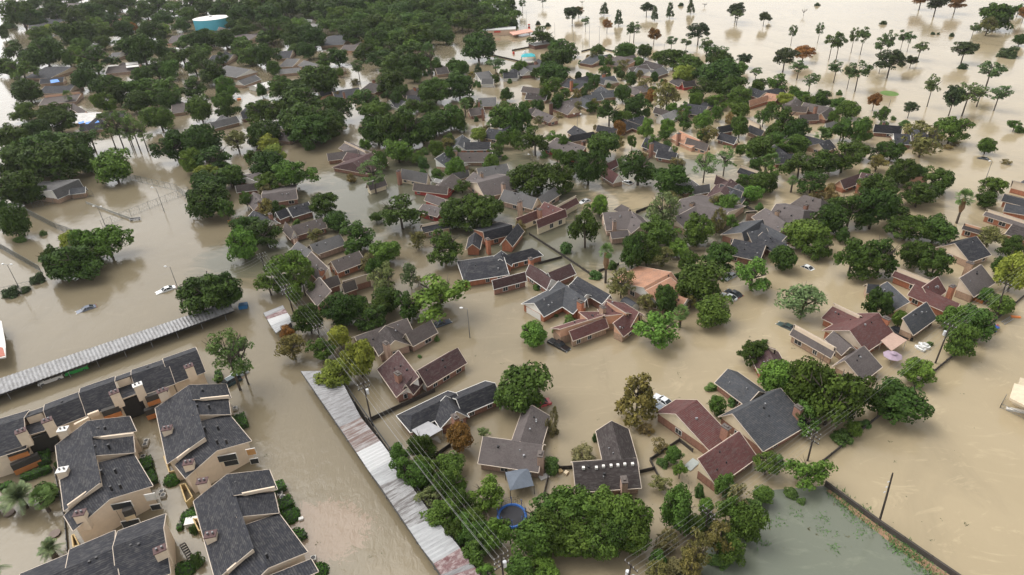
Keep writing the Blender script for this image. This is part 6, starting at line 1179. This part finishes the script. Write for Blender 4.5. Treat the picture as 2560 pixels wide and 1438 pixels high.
for nm, poly, sp, pb_ in FILL:
    W3 = [G(*q) for q in poly]; xs = [q.x for q in W3]; ys = [q.y for q in W3]; x = min(xs)
    while x < max(xs):
        y = min(ys)
        while y < max(ys):
            c = Vector((x+rf.uniform(-.4,.4)*sp, y+rf.uniform(-.4,.4)*sp, 0)); px = proj(c)
            if inside(px, poly) and rf.random() < pb_ and (c.xy-tank.xy).length > 28 and all((c.x-a)**2+(c.y-b_2)**2 > 110 for a, b_2 in HXY) and all((c.x-t[0].location.x)**2+(c.y-t[0].location.y)**2 > (sp*.55)**2 for t in TREES):
                k = FPX/(c-Vector((0,0,CAMZ))).dot(F_); rr_ = rf.uniform(4.6, 7.4); hh = rf.uniform(8, 13) if nm == 'wood' else rf.uniform(6.5, 10); kd = rf.choice('OOgggob')
                if nm == 'wood': WOOD.append((c, rr_, hh, kd))
                else: tree('px', kd, px[0], px[1], proj(c+Vector((0,0,hh)))[1]-rr_*.25*k, rr_*k)
            y += sp
        x += sp
# garden trees and shrubs close round the houses
GARD = [(770,140),(1000,110),(1280,140),(1500,120),(1700,150),(1950,225),(2200,285),(2330,400),(2310,560),(1900,560),(1500,490),(1000,460),(800,340)]; GARD2 = [(580,440),(760,480),(930,640),(1000,760),(900,860),(740,760),(600,560)]; LANES = [((770,470),(960,560)),((1480,620),(1900,900)),((1330,300),(1480,345)),((1080,215),(1340,262)),((760,395),(900,520)),((1400,450),(1620,520)),((1640,390),(1800,480))]
n_ = 0
for i in range(4000):
    if n_ >= 230: break
    a, b_2 = rf.choice(HXY); an = rf.uniform(0, 6.283); d = rf.uniform(6, 12); c = Vector((a+math.cos(an)*d, b_2+math.sin(an)*d, 0)); px = proj(c)
    if not (inside(px, GARD) or inside(px, GARD2)) or any(x0 < px[0] < x1 and y0 < px[1] < y1 for (x0, y0), (x1, y1) in LANES): continue
    if any((c.x-q[0])**2+(c.y-q[1])**2 < 30 for q in HXY) or any((c.x-t[0].location.x)**2+(c.y-t[0].location.y)**2 < 13 for t in TREES): continue
    k = FPX/(c-Vector((0,0,CAMZ))).dot(F_); r1 = rf.uniform(1.3, 3.6); kd = rf.choice('ggObasSg') if r1 > 2 else rf.choice('sssSg'); hh = r1*rf.uniform(1.3, 2.0)
    tree('px', kd, px[0], px[1]+r1*.3*k, px[1]-hh*k, r1*k); n_ += 1
for t in TREES:            # low trees only in front of the blue tank
    px = proj(t[0].location)
    if 478 < px[0] < 592 and 62 < px[1] < 112: t[0].scale = (.72, .72, .5)
# hedgerows along the patched carport and beside the pond
for poly, sp, kds, r0_, r1_ in (([(985,1150),(1060,1120),(1150,1190),(1290,1330),(1290,1438),(1205,1438),(1010,1230)], 3.4, 'gggObsg', 1.5, 2.9), ([(1800,1185),(1950,1165),(1900,1320),(1850,1400),(1640,1450),(1570,1420),(1700,1340)], 3.6, 'gggassbS', 1.2, 2.6), ([(2170,1010),(2260,985),(2150,1075),(2085,1110),(2090,1060)], 3.6, 'gOs', 1.3, 2.4)):
    W3 = [G(*q) for q in poly]; x = min(q.x for q in W3)
    while x < max(q.x for q in W3):
        y = min(q.y for q in W3)
        while y < max(q.y for q in W3):
            c = Vector((x+rf.uniform(-.4,.4)*sp, y+rf.uniform(-.4,.4)*sp, 0)); px = proj(c); y += sp
            if not inside(px, poly) or rf.random() > .8 or (c.xy-G(1280,1290).xy).length < 5.5 or (c.xy-G(1297,1205).xy).length < 5 or any((c.x-t[0].location.x)**2+(c.y-t[0].location.y)**2 < 5 for t in TREES): continue
            k = FPX/(c-Vector((0,0,CAMZ))).dot(F_); r1 = rf.uniform(r0_, r1_); hh = r1*rf.uniform(1.3, 2.1); tree('px', rf.choice(kds), px[0], px[1]+r1*.4*k, px[1]-hh*k, r1*k)
        x += sp
# the unbroken far wood reads as one mass: one object, its crowns built of leaf faces
def wood():
    m, n, b = nodes('far wood foliage'); b.inputs['Roughness'].default_value = .6; b.inputs['Specular IOR Level'].default_value = .05
    at = n.nodes.new('ShaderNodeAttribute'); at.attribute_name = 'tone'; f1 = noise(n, .45, 3, .6, coords(n))
    n.links.new(mix(n, ramp(n, f1, .32, .68), mix(n, 1.0, at.outputs['Color'], (.6,.62,.6), 'MULTIPLY'), mix(n, 1.0, at.outputs['Color'], (1.6,1.5,1.25), 'MULTIPLY')), b.inputs['Base Color'])
    rr = random.Random(2); V = []; Fc = []; tone = []; o0 = G(1000, 60)
    for c, r_, hh, kd in WOOD:
        c = c-o0; col = KIND[kd][6]; v = rr.uniform(.75, 1.25); a = hh*.44; zc = hh-a; n0 = len(Fc)
        for q in range(22):
            d = rnd_unit(rr); d.z = abs(d.z)-.25; bc = c+Vector((d.x*r_*.62, d.y*r_*.62, zc+d.z*a*.75)); rad = r_*rr.uniform(.28,.42)
            for j in range(26):
                e = rnd_unit(rr)
                if e.z < -.2: e.z = -e.z
                leafquad(V, Fc, bc+Vector((e.x, e.y, e.z*.8))*rad*rr.uniform(.75,1.1), (e*.9+rnd_unit(rr)*.7+Vector((0,0,.35))).normalized(), r_*.085*rr.uniform(.6,1.4), rr)
        t0 = len(V); V.extend([c+Vector((.3,0,-1)), c+Vector((-.15,.26,-1)), c+Vector((-.15,-.26,-1)), c+Vector((0,0,zc))]); Fc.extend([(t0,t0+1,t0+3),(t0+1,t0+2,t0+3),(t0+2,t0,t0+3)])
        tone += [(col[0]*v, col[1]*v, col[2]*v, 1)]*(len(Fc)-n0)
    me = mesh('far_wood', V, Fc); at = me.color_attributes.new('tone', 'FLOAT_COLOR', 'CORNER'); buf = []
    for p_, t_ in zip(me.polygons, tone): buf += list(t_)*p_.loop_total
    at.data.foreach_set('color', buf); me.materials.append(m); o = bpy.data.objects.new('far_wood', me); COL.objects.link(o); o.location = o0
    tag(o, 'dense unbroken green wood along the far top edge', 'wood', kind='stuff')
wood()
# ------------------------------------------------------------------ wording: every label says which one
RN = {'k':'charcoal','n':'dark brown','b':'brown','m':'maroon','M':'dark maroon','g':'grey','l':'pale grey','t':'tan','d':'slate','w':'white','e':'grey brown'}
WN = {'R':'brick','O':'orange brick','T':'tan brick','B':'dark brick','P':'pinkish brick','W':'white walled','S':'salmon walled','Y':'pale walled','C':'cream walled','D':'red walled'}
ORD = ['', 'second nearest ', 'third nearest ', 'fourth nearest ', 'fifth nearest ', 'sixth nearest ', 'seventh nearest ', 'eighth nearest ', 'ninth nearest ', 'tenth nearest ']
for p, q in (((1190,110),'big oak in the brown inlet'),): pass
EXTRA = [('sunken white sedan', (414,724)), ('black pickup truck', (1404,858)), ('flooded tennis courts', (300,520)), ('yellow green double tree', (210,620)), ('small green grass mound', (2210,232)), ('round black trampoline', (1280,1287)), ('lilac parasol', (2230,890)), ('pond wall', (2200,1310)), ('canopy tent', (1298,1195)), ('lone black pole', (2220,1250)), ('row of tall pines', (330,350)), ('two headed lamp post in the crossing', (1443,300)), ('salmon fuel canopy', (1300,85)), ('blue dumpster', (608,765)), ('bushy pond corner', (2020,1180)), ('round stone tables', (80,1310))]
LMS = [(n, proj(p)) for n, p, r_ in LM]+EXTRA; LROOT = {r_.name: n for n, p, r_ in LM}
def rel(px, q):
    dx, dy = px[0]-q[0], (px[1]-q[1])*1.25
    if abs(dx) > abs(dy): return 'left of' if dx < 0 else 'right of'
    return 'behind' if dy < 0 else 'in front of'
def word(items):
    """items: (object, words, pixel); the label adds the nearest landmark and, among equals, the rank of nearness"""
    bag = {}
    for o, wd, px in items:
        own = LROOT.get(o.name); c = sorted((math.hypot(px[0]-q[0], (px[1]-q[1])*1.25), n, q) for n, q in LMS if n != own)
        d, n, q = c[0]; key = (wd, rel(px, q), n)
        if len(bag.get(key, ())) > 2 and c[1][0] < 2.2*c[0][0]+60: d, n, q = c[1]; key = (wd, rel(px, q), n)
        bag.setdefault(key, []).append((d, o))
    for (wd, rl, n), l in bag.items():
        l.sort(key=lambda t: t[0])
        for i, (d, o) in enumerate(l):
            pre = ORD[i] if i < len(ORD) else 'number %d ' % (i+1)
            if i == 0 and len(l) > 1: pre = 'nearest '
            t = (pre+wd+' '+rl+' the '+n).strip()
            for a, b_2 in ((' green leafy', ' leafy'), ('leafy ', ''), ('dense ', ''), (' roofed', ''), ('in front of', 'before')):
                if len(t.split()) > 16: t = t.replace(a, b_2, 1)
            if len(t.split()) > 16: t = t.replace('nearest ', '', 1) if i else t
            if len(t.split()) > 16: t = t.replace(' with the ', ', ', 1)
            if len(t.split()) > 16: print('LONG', t)
            o['label'] = t
hi = []
for r_, rk, wk, gk, lb in HOUSES:
    r_['group'] = 'houses of the flooded neighbourhood' if r_['category'] == 'house' else 'apartment blocks'
    if not lb: hi.append((r_, RN[rk]+' roofed '+WN.get(wk, 'brick')+' house', proj(r_.location+Vector((0,0,2)))))
word(hi)
def sizeword(o):
    c = [x for x in o.children if x.name.startswith('crown')]
    if not c: return ''
    r_ = c[0].scale[0]; return 'small ' if r_ < 2.6 else ('big ' if r_ > 6.8 else '')
word([(t, sizeword(t)+wd.replace('tall ', '') if sizeword(t) == 'small ' else sizeword(t)+wd, px) for t, kd, px, wd, fr in TREES])
GN = {'o':'dark oaks','O':'dark rounded trees','g':'mid green trees','b':'bright green trees','y':'yellow green trees','a':'olive trees','r':'rust coloured trees','R':'rust coloured trees','p':'pines','c':'cone shaped trees','t':'thin trunked trees','T':'lake side spreading trees','w':'pale feathery trees','s':'leafy shrubs','S':'browning shrubs','D':'drowned shrub tops','A':'golden cypresses','x':'bare trees','f':'fan palms','d':'date palms'}
for t, kd, px, wd, fr in TREES: t['group'] = GN[kd]+' standing in the flood'
CG = {'car':'cars caught in the flood','utility pole':'utility poles of the two power lines','street lamp':'lamp posts standing in the flood','fence':'fences round the gardens and courts','hedge':'clipped hedges beside the apartments','carport':'carports of the apartments','patio wall':'patio enclosures in the apartment lane'}
for o in scene.objects:
    if o.parent is None and 'category' in o and 'group' not in o and o['category'] in CG: o['group'] = CG[o['category']]

seen = {}
for o in scene.objects:
    if o.parent is None and 'label' in o: seen.setdefault(o['label'], []).append(o)
for l, os_ in seen.items():
    if len(os_) > 1 and not ('thin' in l or 'wire' in l or 'cable' in l): print('DUP', len(os_), l)
# ------------------------------------------------------------------ haze
hz = MB(); hz.abox(-2650,-450,-4,2650,3650,140)
hm = bpy.data.materials.new('thin humid air'); hm.use_nodes = True; ht = hm.node_tree; ht.nodes.clear()
pv = ht.nodes.new('ShaderNodeVolumePrincipled'); pv.inputs['Density'].default_value = .00006; pv.inputs['Color'].default_value = (.93,.95,.97,1); pv.inputs['Anisotropy'].default_value = .2
ho = ht.nodes.new('ShaderNodeOutputMaterial'); ht.links.new(pv.outputs[0], ho.inputs['Volume'])
tag(hz.build('haze', hm), 'thin humid haze over the flood', kind='stuff')
